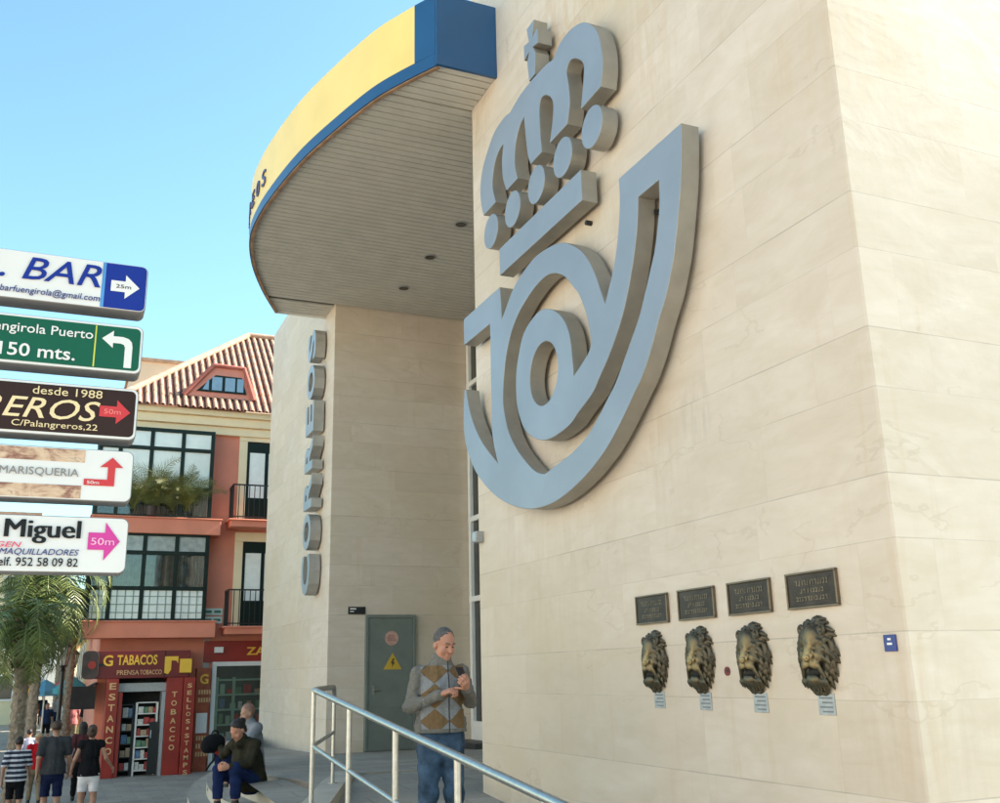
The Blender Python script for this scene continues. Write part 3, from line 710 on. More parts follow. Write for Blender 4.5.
def lion_mesh():
    s = SDF((-.30, -.24, -.28), (.006, .24, .27), .0052)
    # local frame for sculpting: (w out of the wall, u sideways, v up)
    def L(w, u, v): return (-w, u, v)
    s.ell(L(.02, 0, -.005), (.085, .165, .215), .0)
    rg = random.Random(11)
    for ring, (r0, r1, wz, n, rad) in enumerate(((.85, 1.17, .045, 27, .026), (.66, 1.0, .085, 23, .025), (.50, .84, .12, 19, .022))):
        for k in range(n):
            a = 2*math.pi*(k+.5*ring)/n+rg.uniform(-.06, .06)
            ca, sa = math.sin(a), math.cos(a)
            if ring == 2 and sa < -.35: continue
            pts = []; rd = []
            bend = rg.uniform(.12, .4)*(1 if ca > 0 else -1)
            for j in range(5):
                t = j/4; rr = (r0+(r1-r0)*t)*rg.uniform(.97, 1.03); aa = a+bend*t*t
                pts.append(L(wz-.045*t*t+.02*math.sin(t*3), math.sin(aa)*.160*rr, math.cos(aa)*.212*rr-.006*t)); rd.append(rad*(1-.72*t**1.4))
            s.chain(pts, rd, .006)
    # skull, brow, cheeks
    s.ell(L(.11, 0, .045), (.075, .095, .125), .03)
    s.ell(L(.135, 0, .105), (.05, .062, .06), .03)
    for q in (-1, 1):
        s.cone(L(.165, q*.018, .062), L(.155, q*.072, .082), .020, .014, .016)     # brow ridge
        s.ell(L(.150, q*.062, -.012), (.040, .034, .042), .018)                      # cheek bone
        s.ell(L(.172, q*.043, .036), (.02, .026, .017), .006, cut=True)              # socket
        s.ell(L(.160, q*.043, .036), (.016, .017, .014), .004)                       # eye
        s.ell(L(.10, q*.098, .150), (.028, .034, .038), .012); s.ell(L(.125, q*.099, .150), (.018, .018, .022), .006, cut=True)   # ear
        s.ell(L(.170, q*.034, -.060), (.040, .038, .036), .016)                      # muzzle pads
        s.cone(L(.165, q*.07, -.07), L(.125, q*.098, -.135), .020, .014, .014)       # drooping lip corner
        s.cone(L(.17, q*.03, .095), L(.14, q*.045, .15), .012, .006, .012)           # forehead fold
        s.cone(L(.195, q*.052, .012), L(.20, q*.035, -.018), .008, .007, .010)
    s.cone(L(.165, 0, .075), L(.215, 0, -.012), .026, .030, .022)                    # bridge
    s.ell(L(.232, 0, -.022), (.020, .036, .019), .010)                               # nose
    for q in (-1, 1): s.ell(L(.246, q*.018, -.030), (.012, .009, .007), .004, cut=True)
    s.cone(L(.225, 0, -.035), L(.215, 0, -.075), .004, .004, .004, cut=True)
    # open mouth: cavity, lower jaw, beard
    s.ell(L(.150, 0, -.108), (.085, .066, .034), .010, cut=True)
    s.cone(L(.145, -.035, -.150), L(.145, .035, -.150), .022, .022, .014)
    s.ell(L(.125, 0, -.155), (.05, .062, .030), .014)
    for k in range(9):
        u = (k-4)*.026; s.cone(L(.12, u, -.165), L(.085, u*1.15+rg.uniform(-.01, .01), -.225+abs(k-4)*.006), .019, .006, .007)
    s.d = np.maximum(s.d, s.P[..., 0]+.001)
    return s.mesh()
lh = thing('lion_head_letterbox', '', 'lion head')
vsf = lion_mesh(); vsf[0][:, 0] *= .50; vsf[0][:, 1] *= .97; np_mesh('head', [vsf], BRL, lh)
m = SDF((-.20, -.10, -.16), (-.02, .10, -.06), .006); m.ell((-.085, 0, -.108), (.062, .060, .030), 0); mm = m.mesh(); mm[0][:, 0] *= .50; np_mesh('mouth_slot', [mm], CAVE, lh)
order = ['leftmost', 'second from the left', 'third from the left', 'rightmost']
PL = ['leftmost bronze plaque, above the lion head farthest from the wall corner', 'second bronze plaque from the left, above the lion left of the red sticker', 'third bronze plaque from the left, above the lion right of the red sticker', 'rightmost bronze plaque, above the lion head nearest the wall corner']
LL = ['leftmost bronze lion head letterbox, farthest from the wall corner', 'bronze lion head letterbox just left of the small red sticker', 'bronze lion head letterbox just right of the small red sticker', 'rightmost bronze lion head letterbox, nearest the wall corner']
TL = ['zinc tag under the leftmost lion head on the wall', 'zinc tag under the lion left of the red sticker', 'zinc tag under the lion right of the red sticker', 'zinc tag under the rightmost lion head near the corner']
for i, y in enumerate((6.70, 6.10, 5.485, 4.865)):
    for src, lab, loc, grp in ((pq, PL, (4.22, y-.005, 2.05), 'bronze plaques over the letterboxes'), (lh, LL, (4.22, y-.0, 1.665), 'lion head letterboxes'), (tg, TL, (4.22, y-.02, 1.375), 'tags under the lion heads')):
        o = src if i == 0 else dup(src); o.location = loc; o['label'] = lab[i]; o['group'] = grp
        if src is lh: o.scale = ((.95, .95, .95), (.92, .93, .96), (.98, .95, .94), (.96, .96, .96))[i]; o.rotation_euler = (R((0, 1.2, -1., .6)[i]), 0, 0)

# ================================================================ direction signs at the left
SY = 4.6; ST = .13
EDGE = mat('sign_casing_grey', (.23, .23, .235), .5, .3, .08); SW = mat('sign_white', (.70, .67, .66), .4, 0, .04, 3, spec=.25); SBL = mat('sign_blue', (.010, .028, .24), .4, 0, .05, spec=.2)
SGR = mat('sign_green', (.008, .095, .055), .4, 0, .06, spec=.2); SBR = mat('sign_brown', (.036, .018, .016), .45, 0, .08, spec=.15); SRD = mat('sign_red', (.55, .025, .03), .4, 0, .05); SMG = mat('sign_magenta', (.58, .03, .27), .4, 0, .05)
INK = mat('sign_black', (.012, .012, .014), .5, spec=.2); CRE = mat('sign_cream', (.75, .58, .33), .5, 0, .05); NV = mat('sign_navy', (.012, .02, .16), .4)
PHOTO = bpy.data.materials.new('seafood_picture'); PHOTO.use_nodes = True
g = NG(PHOTO); tc = g.new('ShaderNodeTexCoord').outputs['Object']; n = g.noise(g.mapping(tc, scale=(6, 6, 11)), 1.7, 8, .65, .5)
g.l.new(g.ramp(n, (.28, (.06, .035, .03)), (.42, (.28, .12, .08)), (.52, (.55, .36, .24)), (.62, (.66, .47, .33)), (.72, (.16, .08, .07))), g.n['Principled BSDF'].inputs['Base Color'])
XR = .236; XL = -1.05
pole = thing('sign_post', 'grey steel post carrying the stacked direction signs', 'post', (-.92, SY+.08, -.1))
MB().lathe([(.09, -.1), (.09, -.08), (.05, -.075), (.05, 3.62), (.03, 3.66)], (-.92, SY+ST/2, 0)).build('shaft', EDGE, pole, smooth=True, angle=30)
MB().lathe([(.05, 3.66), (.055, 3.69), (.0, 3.74)], (-.92, SY+ST/2, 0)).build('cap', EDGE, pole, smooth=True)
def sx(u, v): return on_y(u, v, SY).x
def panel(z0, z1, face, label):
    t = thing('direction_sign', label, 'sign', (-.4, SY+ST/2, z0), 'stacked direction signs')
    c = MB(); lp = rrect(XL, z0, XR, z1, .03, (1, 0, 0, 1)); flat(c, [lp], (0, SY+ST/2, 0), (1, 0, 0), (0, 0, 1), ST, .004); c.build('casing', EDGE, t, smooth=True, angle=30)
    c = MB(); flat(c, [rrect(XL+.004, z0+.004, XR-.004, z1-.004, .027, (1, 0, 0, 1))], (0, SY-.0015, 0), (1, 0, 0), (0, 0, 1), .003); c.build('face', SW, t)
    if face: c = MB(); flat(c, [rrect(XL+.012, z0+.014, XR-.012, z1-.014, .022, (1, 0, 0, 1))], (0, SY-.004, 0), (1, 0, 0), (0, 0, 1), .002); c.build('background', face, t)
    return t
def put(t, name, m, loops, y=SY-.006):
    c = MB(); flat(c, loops, (0, y, 0), (1, 0, 0), (0, 0, 1), .002); return c.build(name, m, t)
def words(t, body, m, x0, x1, z0, h, **k):
    c = MB(); text(c, body, (x0, SY-.0075, z0), (1, 0, 0), (0, 0, 1), w=x1-x0, h=h, depth=.002, **k); return by_word(c, m, t, h)
def by_word(c, m, t, h):
    """one part per word of a line of lettering"""
    n = len(c.v); par = list(range(n))
    def find(i):
        while par[i] != i: par[i] = par[par[i]]; i = par[i]
        return i
    for f in c.f:
        for i in f[1:]: par[find(i)] = find(f[0])
    iv = {}
    for i, v in enumerate(c.v):
        r = find(i); a_, b_ = iv.get(r, (9e9, -9e9)); iv[r] = (min(a_, v[0]), max(b_, v[0]))
    ends = sorted(iv.values()); cl = [list(ends[0])]
    for a_, b_ in ends[1:]:
        if a_-cl[-1][1] > .24*h: cl.append([a_, b_])
        else: cl[-1][1] = max(cl[-1][1], b_)
    for a_, b_ in cl:
        fs = [f for f in c.f if a_-1e-6 <= c.v[f[0]][0] <= b_+1e-6]; use = sorted({i for f in fs for i in f}); mp_ = {i: j for j, i in enumerate(use)}
        w_ = MB().add([c.v[i] for i in use], [[mp_[i] for i in f] for f in fs]); w_.build('lettering', m, t)
def arrow(x0, x1, zc, hh, nk=.5, neck=.45):
    xn = x0+(x1-x0)*nk; b = hh*neck
    return [(x0, zc-b), (xn, zc-b), (xn, zc-hh), (x1, zc), (xn, zc+hh), (xn, zc+b), (x0, zc+b)]
# 1: bar
t = panel(3.25, 3.48, None, 'topmost direction sign, white with BAR lettering and a blue arrow end')
put(t, 'arrow_field', SBL, [rrect(.052, 3.256, XR-.006, 3.474, .024, (1, 0, 0, 1))], SY-.004)
put(t, 'field_edge', mat('sky_blue_strip', (.07, .25, .55), .4), [[(.038, 3.256), (.052, 3.256), (.052, 3.474), (.038, 3.474)]], SY-.004)
put(t, 'arrow', SW, [arrow(.078, .202, 3.365, .058)])
words(t, '25m', INK, .10, .165, 3.356, .018)
words(t, 'L. BAR', SBL, -.475, .034, 3.345, .108, shear=.28, bold=.006)
words(t, 's.barfuengirola@gmail.com', NV, -.40, .036, 3.270, .040, shear=.15)
# 2: harbour
t = panel(2.95, 3.18, SGR, 'green direction sign to Fuengirola Puerto with a bent white arrow')
words(t, 'Fuengirola Puerto', SW, -.440, .022, 3.082, .056, bold=.006)
words(t, '150 mts.', SW, -.350, -.045, 2.985, .060, bold=.012)
put(t, 'divider', mat('yellow_line', (.55, .55, .06), .4), [[(.030, 2.968), (.036, 2.968), (.036, 3.162), (.030, 3.162)]])
ar = [(.160, 2.975), (.192, 2.975), (.192, 3.075), (.188, 3.098), (.174, 3.113), (.150, 3.120), (.108, 3.120), (.108, 3.146), (.060, 3.105), (.108, 3.064), (.108, 3.088), (.140, 3.088), (.155, 3.083), (.160, 3.070)]
put(t, 'arrow', SW, [ar[::-1]])
# 3: brown
t = panel(2.64, 2.88, SBR, 'dark brown direction sign with cream lettering and a red arrow')
words(t, 'desde 1988', CRE, -.20, .083, 2.820, .036)
words(t, 'PALANGREROS', CRE, -1.014, .078, 2.712, .092, shear=.3, bold=.004)
words(t, 'C/Palangreros,22', CRE, -.27, .074, 2.664, .036)
put(t, 'arrow', SRD, [arrow(.076, .205, 2.765, .055, .55)])
words(t, '50m', mat('pale_red', (.75, .20, .18), .5), .095, .165, 2.754, .022)
# 4: seafood
t = panel(2.36, 2.59, None, 'white seafood direction sign with two food pictures and a red bent arrow')
put(t, 'food_picture', PHOTO, [[(XL+.01, 2.527), (.035, 2.527), (.035, 2.582), (XL+.01, 2.582)]], SY-.004)
put(t, 'food_picture', PHOTO, [[(XL+.01, 2.368), (.030, 2.368), (.030, 2.424), (XL+.01, 2.424)]], SY-.004)
words(t, 'MARISQUERIA', mat('grey_print', (.22, .20, .19), .5), -.295, .015, 2.456, .040)
put(t, 'arrow', SRD, [[(.038, 2.428), (.162, 2.428), (.162, 2.512), (.194, 2.512), (.148, 2.556), (.100, 2.512), (.132, 2.512), (.132, 2.456), (.038, 2.456)]])
words(t, '50m', SW, .05, .10, 2.434, .014)
# 5: Miguel
t = panel(2.05, 2.29, None, 'lowest direction sign, white with Miguel lettering and a magenta arrow')
c = MB(); glyph_words(c, 'Miguel', (-.248, SY-.0075, 2.170), (1, 0, 0), (0, 0, 1), .0035, w=.290, h=.100, depth=.002); c.build('lettering', INK, t)
words(t, 'San', INK, -.45, -.275, 2.192, .076)
words(t, 'IMAGEN', mat('sign_pink', (.72, .06, .14), .5), -.36, -.180, 2.152, .022, shear=.25)
words(t, 'MAQUILLADORES', NV, -.262, .044, 2.117, .030, shear=.25)
words(t, 'Telf. 952 58 09 82', INK, -.29, .044, 2.074, .036, bold=.004)
put(t, 'arrow', SMG, [arrow(.076, .204, 2.186, .082, .52)])
words(t, '50m', mat('pale_pink', (.80, .42, .58), .5), .088, .182, 2.170, .030)
# ================================================================ the orange corner house with the tobacco shop
FY = 29.5
ORG = mat('orange_render', (.72, .25, .16), .8, 0, .09, 1.3, .08, 60); CRM = mat('cream_moulding', (.90, .72, .46), .7, 0, .05, 2); ROSE = mat('rose_render', (.68, .25, .18), .8, 0, .08, 2)
GRN = mat('dark_green_frame', (.007, .017, .013), .45, 0, .1, spec=.25); TERR = mat('terracotta_tile', (.42, .25, .17), .8, 0, .25, 5); TERD = mat('terracotta_channel', (.11, .045, .035), .9, 0, .25, 5)
GLS = mat('window_glass', (.05, .065, .065), .04, 0, .2, 1.5, spec=1.0); BLIND = mat('pale_curtain', (.86, .88, .82), .8, 0, .06, 5); DCURT = mat('dark_curtain', (.06, .07, .07), .85, 0, .5, 7)
MAR = mat('maroon_panel', (.16, .012, .012), .4, 0, .12, 3); MAR2 = mat('red_panel', (.30, .025, .015), .4, 0, .12, 3); GOLD = mat('gold_lettering', (.85, .50, .05), .5, 0, .05); LET = mat('pale_gold_lettering', (.70, .42, .20), .5, 0, .1)
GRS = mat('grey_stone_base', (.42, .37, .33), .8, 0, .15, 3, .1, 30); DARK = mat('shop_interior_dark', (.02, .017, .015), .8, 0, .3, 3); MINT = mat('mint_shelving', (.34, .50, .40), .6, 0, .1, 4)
def F(u, v, y=FY): return on_y(u, v, y)
X0 = 1.02; X1 = 12.0; ZE = 9.35
hb = thing('corner_house', 'orange rendered corner house with tiled hip roof and green glazed bays', 'house', (X0, FY, ZS))
MB().box((X0, FY, ZS), (X1, 42, ZE-.35)).build('wall', ORG, hb)
# cornice in three steps
c = MB(); c.box((X0-.10, FY-.12, ZE-.75), (X1, 42.1, ZE-.50)); c.box((X0-.20, FY-.22, ZE-.498), (X1, 42.2, ZE-.24)); c.box((X0-.32, FY-.34, ZE-.238), (X1, 42.3, ZE-.06)); c.build('cornice', CRM, hb, bevel=.02)
for z in (2.72, 5.55):
    c = MB(); c.box((X0-.5, FY-.62, z-.0), (3.95, FY+.1, z+.42)); c.box((X0-.54, FY-.66, z+.42), (3.99, FY+.1, z+.46)); c.build('floor_band', ORG, hb, bevel=.015)
# glazed bays (two storeys), with side panes turning the corner
PBL = mat('pane_with_pale_blind', (.80, .83, .78), .12, 0, .07, 3, spec=.5); PNET = mat('pane_with_net', (.33, .36, .34), .12, 0, .25, 6, spec=.5)
def bay(z0, z1, rows, blinds):
    f = MB(); y0 = FY-.5; xs = [X0-.42, 1.02, 1.68, 2.48, 3.28, 3.82]
    xs = [X0-.42, 1.12, 1.95, 2.80, 3.62]
    zs = [z0]+rows+[z1]
    for x in xs: f.box((x-.055, y0-.03, z0), (x+.055, y0+.06, z1))
    for z in zs: f.box((xs[0]-.055, y0-.035, z-.055), (xs[-1]+.055, y0+.055, z+.055))
    for y in (FY-.03,):                         # right return
        f.box((xs[-1]-.05, y0, z0), (xs[-1]+.055, FY, z0+.06)); f.box((xs[-1]-.05, y0, z1-.06), (xs[-1]+.055, FY, z1))
    for y in (FY+.4, FY+1.2):
        f.box((xs[0]-.055, y-.05, z0), (xs[0]+.05, y+.05, z1))
    for z in zs: f.box((xs[0]-.055, y0, z-.05), (xs[0]+.045, FY+1.2, z+.05))
    b = f.build('bay_window', GRN, hb, bevel=.006)
    for i in range(len(xs)-1):
        for j in range(len(zs)-1):
            MB().box((xs[i]+.05, y0, zs[j]+.05), (xs[i+1]-.05, y0+.012, zs[j+1]-.05)).build('pane', {0: GLASSC, 1: PBL, 2: GLASSC, 3: PNET}[blinds[j]], b)
            if blinds[j] in (1, 3): continue
            bm = {0: DARK, 1: BLIND, 2: DCURT, 3: mat('net_curtain', (.40, .44, .42), .9, 0, .2, 9)}[blinds[j]]
            cu = MB(); n = 26
            for k in range(n):      # hanging folds
                xa = xs[i]+.06+(xs[i+1]-xs[i]-.12)*k/n; xb = xs[i]+.06+(xs[i+1]-xs[i]-.12)*(k+1)/n
                ya = y0+.12+.02*math.sin(k*1.9); yb = y0+.12+.02*math.sin((k+1)*1.9)
                cu.quad((xa, ya, zs[j]+.02), (xb, yb, zs[j]+.02), (xb, yb, zs[j+1]-.02), (xa, ya, zs[j+1]-.02))
            cu.build('curtain', bm, b, smooth=True)
    for j in range(len(zs)-1): MB().box((xs[0]-.01, y0+.06, zs[j]+.05), (xs[0]+.002, FY+1.18, zs[j+1]-.05)).build('side_pane', GLS, b)
    g = MB()
    if blinds[0] == 1:
        for k in range(1, 4): g.box((xs[0]+.06, y0-.012, z0+(rows[0]-z0)*k/4-.012), (xs[-1]-.06, y0-.002, z0+(rows[0]-z0)*k/4+.012))
        for i in range(len(xs)-1):
            for k in range(1, 4):
                x = xs[i]+(xs[i+1]-xs[i])*k/4; g.box((x-.012, y0-.016, z0+.05), (x+.012, y0-.0125, rows[0]-.05))
        g.build('glazing_bars', mat('grey_bars', (.25, .30, .27), .5), b)
    return b
GLASSC = bpy.data.materials.new('clear_glass'); GLASSC.use_nodes = True
g = NG(GLASSC); n_ = g.n; n_.remove(n_['Principled BSDF']); tr_ = g.new('ShaderNodeBsdfTransparent'); gl_ = g.new('ShaderNodeBsdfGlossy'); gl_.inputs['Roughness'].default_value = .03; tr_.inputs[0].default_value = (.95, .97, .95, 1)
fr_ = g.new('ShaderNodeFresnel'); fr_.inputs[0].default_value = 1.6; mx_ = g.new('ShaderNodeMixShader'); g.l.new(g.math('ADD', fr_.outputs[0], .03), mx_.inputs[0]); g.l.new(tr_.outputs[0], mx_.inputs[1]); g.l.new(gl_.outputs[0], mx_.inputs[2]); g.l.new(mx_.outputs[0], n_['Material Output'].inputs[0])
bay(3.18, 5.54, [4.05, 5.02], [1, 2, 3])
bay(6.02, 8.52, [6.85, 7.98], [0, 1, 1])
# balcony windows on the right
def balcony(z0):
    x0, x1 = 4.45, 6.1
    s = MB(); s.box((x0, FY-.05, z0), (x0+.24, FY+.02, z0+2.45)); s.box((x1-.24, FY-.05, z0), (x1, FY+.02, z0+2.45)); s.box((x0, FY-.055, z0+2.45), (x1, FY+.02, z0+2.72)); s.build('window_surround', CRM, hb, bevel=.015)
    w_ = MB(); w_.box((x0+.24, FY-.02, z0+2.12), (x1-.24, FY+.01, z0+2.449))
    for x in (x0+.27, (x0+x1)/2, x1-.27): w_.box((x-.05, FY-.03, z0), (x+.05, FY+.012, z0+2.12))
    w_.box((x0+.3, FY-.025, z0), (x1-.3, FY+.011, z0+.75)); wo = w_.build('french_window', GRN, hb)
    MB().box((x0+.3, FY-.012, z0+.75), (x1-.3, FY-.004, z0+2.12)).build('pane', BLIND, wo)
    s = MB(); s.box((x0-.25, FY-.75, z0-.22), (x1+.3, FY, z0-.02)); s.box((x0-.32, FY-.82, z0-.05), (x1+.36, FY, z0+.0)); s.build('balcony_slab', ORG, hb, bevel=.02)
    r = MB(); r.box((x0-.22, FY-.74, z0+.98), (x1+.25, FY-.70, z0+1.02)); r.box((x0-.22, FY-.74, z0+.06), (x1+.25, FY-.70, z0+.09)); r.box((x0-.22, FY-.72, z0+.98), (x0-.18, FY, z0+1.02))
    for k in range(15):
        x = x0-.2+k*(x1-x0+.43)/14; r.box((x-.011, FY-.731, z0+.0), (x+.011, FY-.709, z0+1.0))
    for k in range(6): r.box((x0-.21, FY-.7+k*.13, z0), (x0-.19, FY-.68+k*.13, z0+1.0))
    r.build('balcony_railing', BLACK, hb)
balcony(3.02); balcony(6.02)
# street name plates, wall lamp
for z in (3.13, 3.36):
    MB().box((3.62+.05, FY-.03, z), (4.20, FY-.002, z+.19)).build('street_name_plate', mat('pale_tiles', (.55, .66, .60), .4, 0, .05), hb)
    for ka, kb_ in ((0, 4), (5, 9)):
        l = MB(); l.box((3.72+ka*.05, FY-.033, z+.06), (3.72+kb_*.05-.015, FY-.0305, z+.13)); l.build('plate_mark', mat('plate_green', (.05, .18, .12), .5), hb)
# roof: barrel tiles up the slope, cut at the hip
SL = math.tan(R(41)); ey = FY-.5; ez = ZE-.02
def zr(y): return ez+(y-ey)*SL
HX = X0-.25
base = MB(); ry = ey+4.4
base.quad((HX, ey, ez-.05), (X1, ey, ez-.05), (X1, ry, zr(ry)-.05), (HX+4.4, ry, zr(ry)-.05))
base.add([(HX, ey, ez-.05), (HX+4.4, ry, zr(ry)-.05), (HX+4.4, 40, zr(ry)-.05), (HX, 42, ez-.05)], [(0, 1, 2, 3)])
ro = base.build('roof', TERD, hb)
tl = MB(); x = HX+.12
while x < X1:
    yt = min(ry, ey+max(.25, (x-HX)))
    m = 5; n = max(2, int((yt-ey)/.4)); vs = []; fs = []
    for i in range(n+1):
        y = ey-.06+(yt-ey+.06)*i/n
        for st in (0, 1):
            rad = .064 if st == 0 else .054
            for k in range(m+1):
                a = math.pi*k/m; vs.append((x+rad*math.cos(a), y-.03*rad/.07*math.sin(a)*0, zr(y)+rad*1.15*math.sin(a)-.03))
    row = 2*(m+1)
    for i in range(n):
        for k in range(m): fs.append((i*row+k, i*row+k+1, (i+1)*row+(m+1)+k+1, (i+1)*row+(m+1)+k))
    tl.add(vs, fs); x += .212
tl.build('roof_tiles', TERR, ro, smooth=True)
hp = MB(); hp.tube([(HX, ey, ez), (HX+4.4, ry, zr(ry)+.04)], .10, 10); hp.tube([(HX+4.4, ry, zr(ry)+.04), (X1, ry, zr(ry)+.04)], .10, 10); hp.build('ridge_tiles', TERR, ro, smooth=True)
# dormer
P = [F(187, 392, 29.5), F(214, 367, 29.5), F(244, 372, 29.5), F(253, 398, 29.5)]
q = [(p.x, p.z) for p in P]; q = [(q[0][0]-.1, q[0][1]-.1), q[1], (q[2][0], q[1][1]-.03), (q[3][0]+.02, q[0][1]-.1)]
d = MB(); n = 4; d.add([(a, 29.5, b) for a, b in q]+[(a, 33.2, b) for a, b in q], [(0, 1, 2, 3)[::-1], (4, 5, 6, 7), (0, 4, 5, 1), (1, 5, 6, 2), (2, 6, 7, 3), (3, 7, 4, 0)]); do = d.build('dormer', ROSE, hb)
d = MB(); d.tube([(q[0][0], 29.46, q[0][1]), (q[1][0], 29.46, q[1][1]+.05), (q[2][0], 29.46, q[2][1]+.05), (q[3][0], 29.46, q[3][1])], .075, 8); d.build('dormer_trim', mat('red_tile_trim', (.40, .12, .09), .8, 0, .15, 6), do)
cx = sum(a for a, b in q)/4; cz = q[0][1]+.1
wq = [(q[0][0]+.36, cz+.06), (q[1][0]+.06, q[1][1]-.26), (q[2][0]-.06, q[1][1]-.28), (q[3][0]-.22, cz+.06)]
d = MB(); d.add([(a, 29.47, b) for a, b in wq]+[(a, 29.53, b) for a, b in wq], [(3, 2, 1, 0), (0, 1, 5, 4), (1, 2, 6, 5), (2, 3, 7, 6), (3, 0, 4, 7)]); dw = d.build('dormer_window', GRN, do)
for a, b in ((.30, .50), (.56, .76), (.05, .24), (.80, .93)):
    xa = wq[0][0]+(wq[3][0]-wq[0][0])*a; xb = wq[0][0]+(wq[3][0]-wq[0][0])*b; zt_ = wq[1][1]-.06
    if a < .2: d = MB().add([(xb, 29.466, cz+.12), (xa+.1, 29.466, cz+.12), (xb, 29.466, zt_-.05)], [(0, 1, 2)])
    else: d = MB().quad((xa, 29.466, cz+.12), (xb, 29.466, cz+.12), (xb, 29.466, zt_), (xa, 29.466, zt_))
    d.build('pane', mat('sky_pane', (.20, .30, .40), .1, 0, .1, spec=1.), dw)
# peach gable of the next house behind
pg = thing('peach_house', 'peach rendered house showing above the tiled eaves left of the dormer', 'house', (0.5, 44, ZS))
MB().box((1.9, 43.5, ZS), (12, 56, 15.0)).build('wall', mat('peach_render', (.72, .50, .36), .8, 0, .04, 1), pg)
MB().box((1.8, 43.4, 15.0), (12.1, 56.1, 15.15)).build('roof', TERR, pg)

# ---- tobacco shop front (a portal standing in front of the facade)
ts = thing('tobacco_shop', 'maroon tobacco shop front with gold lettering under the orange house', 'shop front', (2.3, FY-.7, ZS))
ty = FY-.75
ax0, ax1 = F(96, 665, ty).x, F(190, 665, ty).x
zt0, zt1 = F(140, 678, ty).z, F(140, 653, ty).z
s = MB(); s.box((ax0, ty, zt0), (ax1, FY-.002, zt1+.06)); fb = s.build('fascia_board', MAR, ts, bevel=.01)
x_ = F(96, 665, ty).x
mb = MB(); text(mb, 'TABACOS', (F(117, 665, ty).x, ty-.012, zt0+.34), (1, 0, 0), (0, 0, 1), w=F(157, 665, ty).x-F(117, 665, ty).x, h=.26, depth=.02, bold=.02); mb.build('fascia_lettering', GOLD, fb)
mb = MB(); text(mb, 'PRENSA', (F(117, 671, ty).x, ty-.012, zt0+.09), (1, 0, 0), (0, 0, 1), w=.55, h=.12, depth=.015); text(mb, 'TOBACCO', (F(140, 671, ty).x, ty-.012, zt0+.09), (1, 0, 0), (0, 0, 1), w=.55, h=.12, depth=.015); mb.build('small_lettering', LET, fb)
def tmark(xc, z, s_, par):
    mb = MB(); lp = [(xc-.5*s_, z-.0*s_), (xc-.5*s_, z+1.3*s_), (xc+.55*s_, z+1.3*s_), (xc+.55*s_, z+.75*s_), (xc+.40*s_, z+.95*s_), (xc+.02*s_, z+.98*s_), (xc+.02*s_, z+.25*s_), (xc-.2*s_, z-.1*s_)]
    flat(mb, [lp[::-1]], (0, ty-.012, 0), (1, 0, 0), (0, 0, 1), .02); mb.build('gold_symbol', GOLD, par)
tmark(F(171, 665, ty).x, zt0+.12, .33, fb)
mb = MB(); text(mb, 'G', (F(103, 665, ty).x, ty-.012, zt0+.32), (1, 0, 0), (0, 0, 1), w=.24, h=.28, depth=.02, bold=.02); mb.build('gold_symbol', GOLD, fb)
MB().box((F(165, 665, ty).x-.02, ty-.006, zt0+.02), (F(165, 665, ty).x+.02, ty+.01, zt1+.05)).build('board_joint', DARK, fb)
def pillar(u0, u1, word, v0, v1, m, face_y, name='pillar'):
    a, b = F(u0, 730, face_y).x, F(u1, 730, face_y).x
    p = MB().box((a, face_y, ZS), (b, FY-.003, zt0-.004)).build(name, m, ts, bevel=.008)
    n = len(word); zt_ = F(u0, v0, face_y).z; zb_ = F(u0, v1, face_y).z; pt = (zt_-zb_)/n
    mb = MB()
    for i, ch in enumerate(word):
        if ch == ' ': continue
        zz = zt_-pt*(i+1)+pt*.18
        if ch == '.': mb.box(((a+b)/2-.03, face_y-.02, zz+.03), ((a+b)/2+.03, face_y-.002, zz+.09)); continue
        wd = min((b-a)*.62, pt*.62); text(mb, ch, ((a+b)/2-wd/2, face_y-.012, zz), (1, 0, 0), (0, 0, 1), w=wd if ch != 'I' else .04, h=pt*.62, depth=.02, bold=.02)
    mb.build('pillar_lettering', LET, p); return p
pillar(103.5, 115.5, 'ESTANCO', 681, 757, MAR2, ty)
pillar(164, 180.5, 'TOBACCO', 690, 752, MAR2, ty)
pillar(181.5, 193, 'SELLOS.STAMPS', 682, 776, MAR2, ty-.10)
p3 = pillar(193.6, 208, '', 682, 700, mat('orange_tile_panel', (.36, .08, .03), .5, 0, .25, 5), FY-.3, 'tiled_pier') if False else None
a, b = F(194, 720, FY-.3).x, F(208, 720, FY-.3).x
p3 = MB().box((a, FY-.3, ZS), (b, FY-.003, F(200, 668, FY-.3).z)).build('tiled_pier', mat('orange_tile_panel', (.36, .08, .03), .5, 0, .25, 5), ts, bevel=.008)
MB().box((a+.05, FY-.32, F(200, 733, FY-.3).z), (b-.03, FY-.301, F(200, 713, FY-.3).z)).build('white_notice', WHITE, p3)
mb = MB(); text(mb, 'G', (a+.1, FY-.312, F(200, 684, FY-.3).z), (1, 0, 0), (0, 0, 1), w=.22, h=.26, depth=.02, bold=.02); mb.build('gold_symbol', GOLD, p3)
for v in (692, 700, 738, 746, 754):
    z_ = F(200, v, FY-.3).z; mb = MB()
    for k in range(5): mb.box((a+.08+.07*k, FY-.308, z_-.06), (a+.125+.07*k, FY-.301, z_+.06))
    mb.build('small_lettering', LET, p3)
z_ = zt0
mb = MB(); mb.box((F(187, 665, ty-.1).x-.18, ty-.125, zt0+.12), (F(187, 665, ty-.1).x+.12, ty-.002, zt0+.48)); mb.build('stamp_symbol', GOLD, fb)
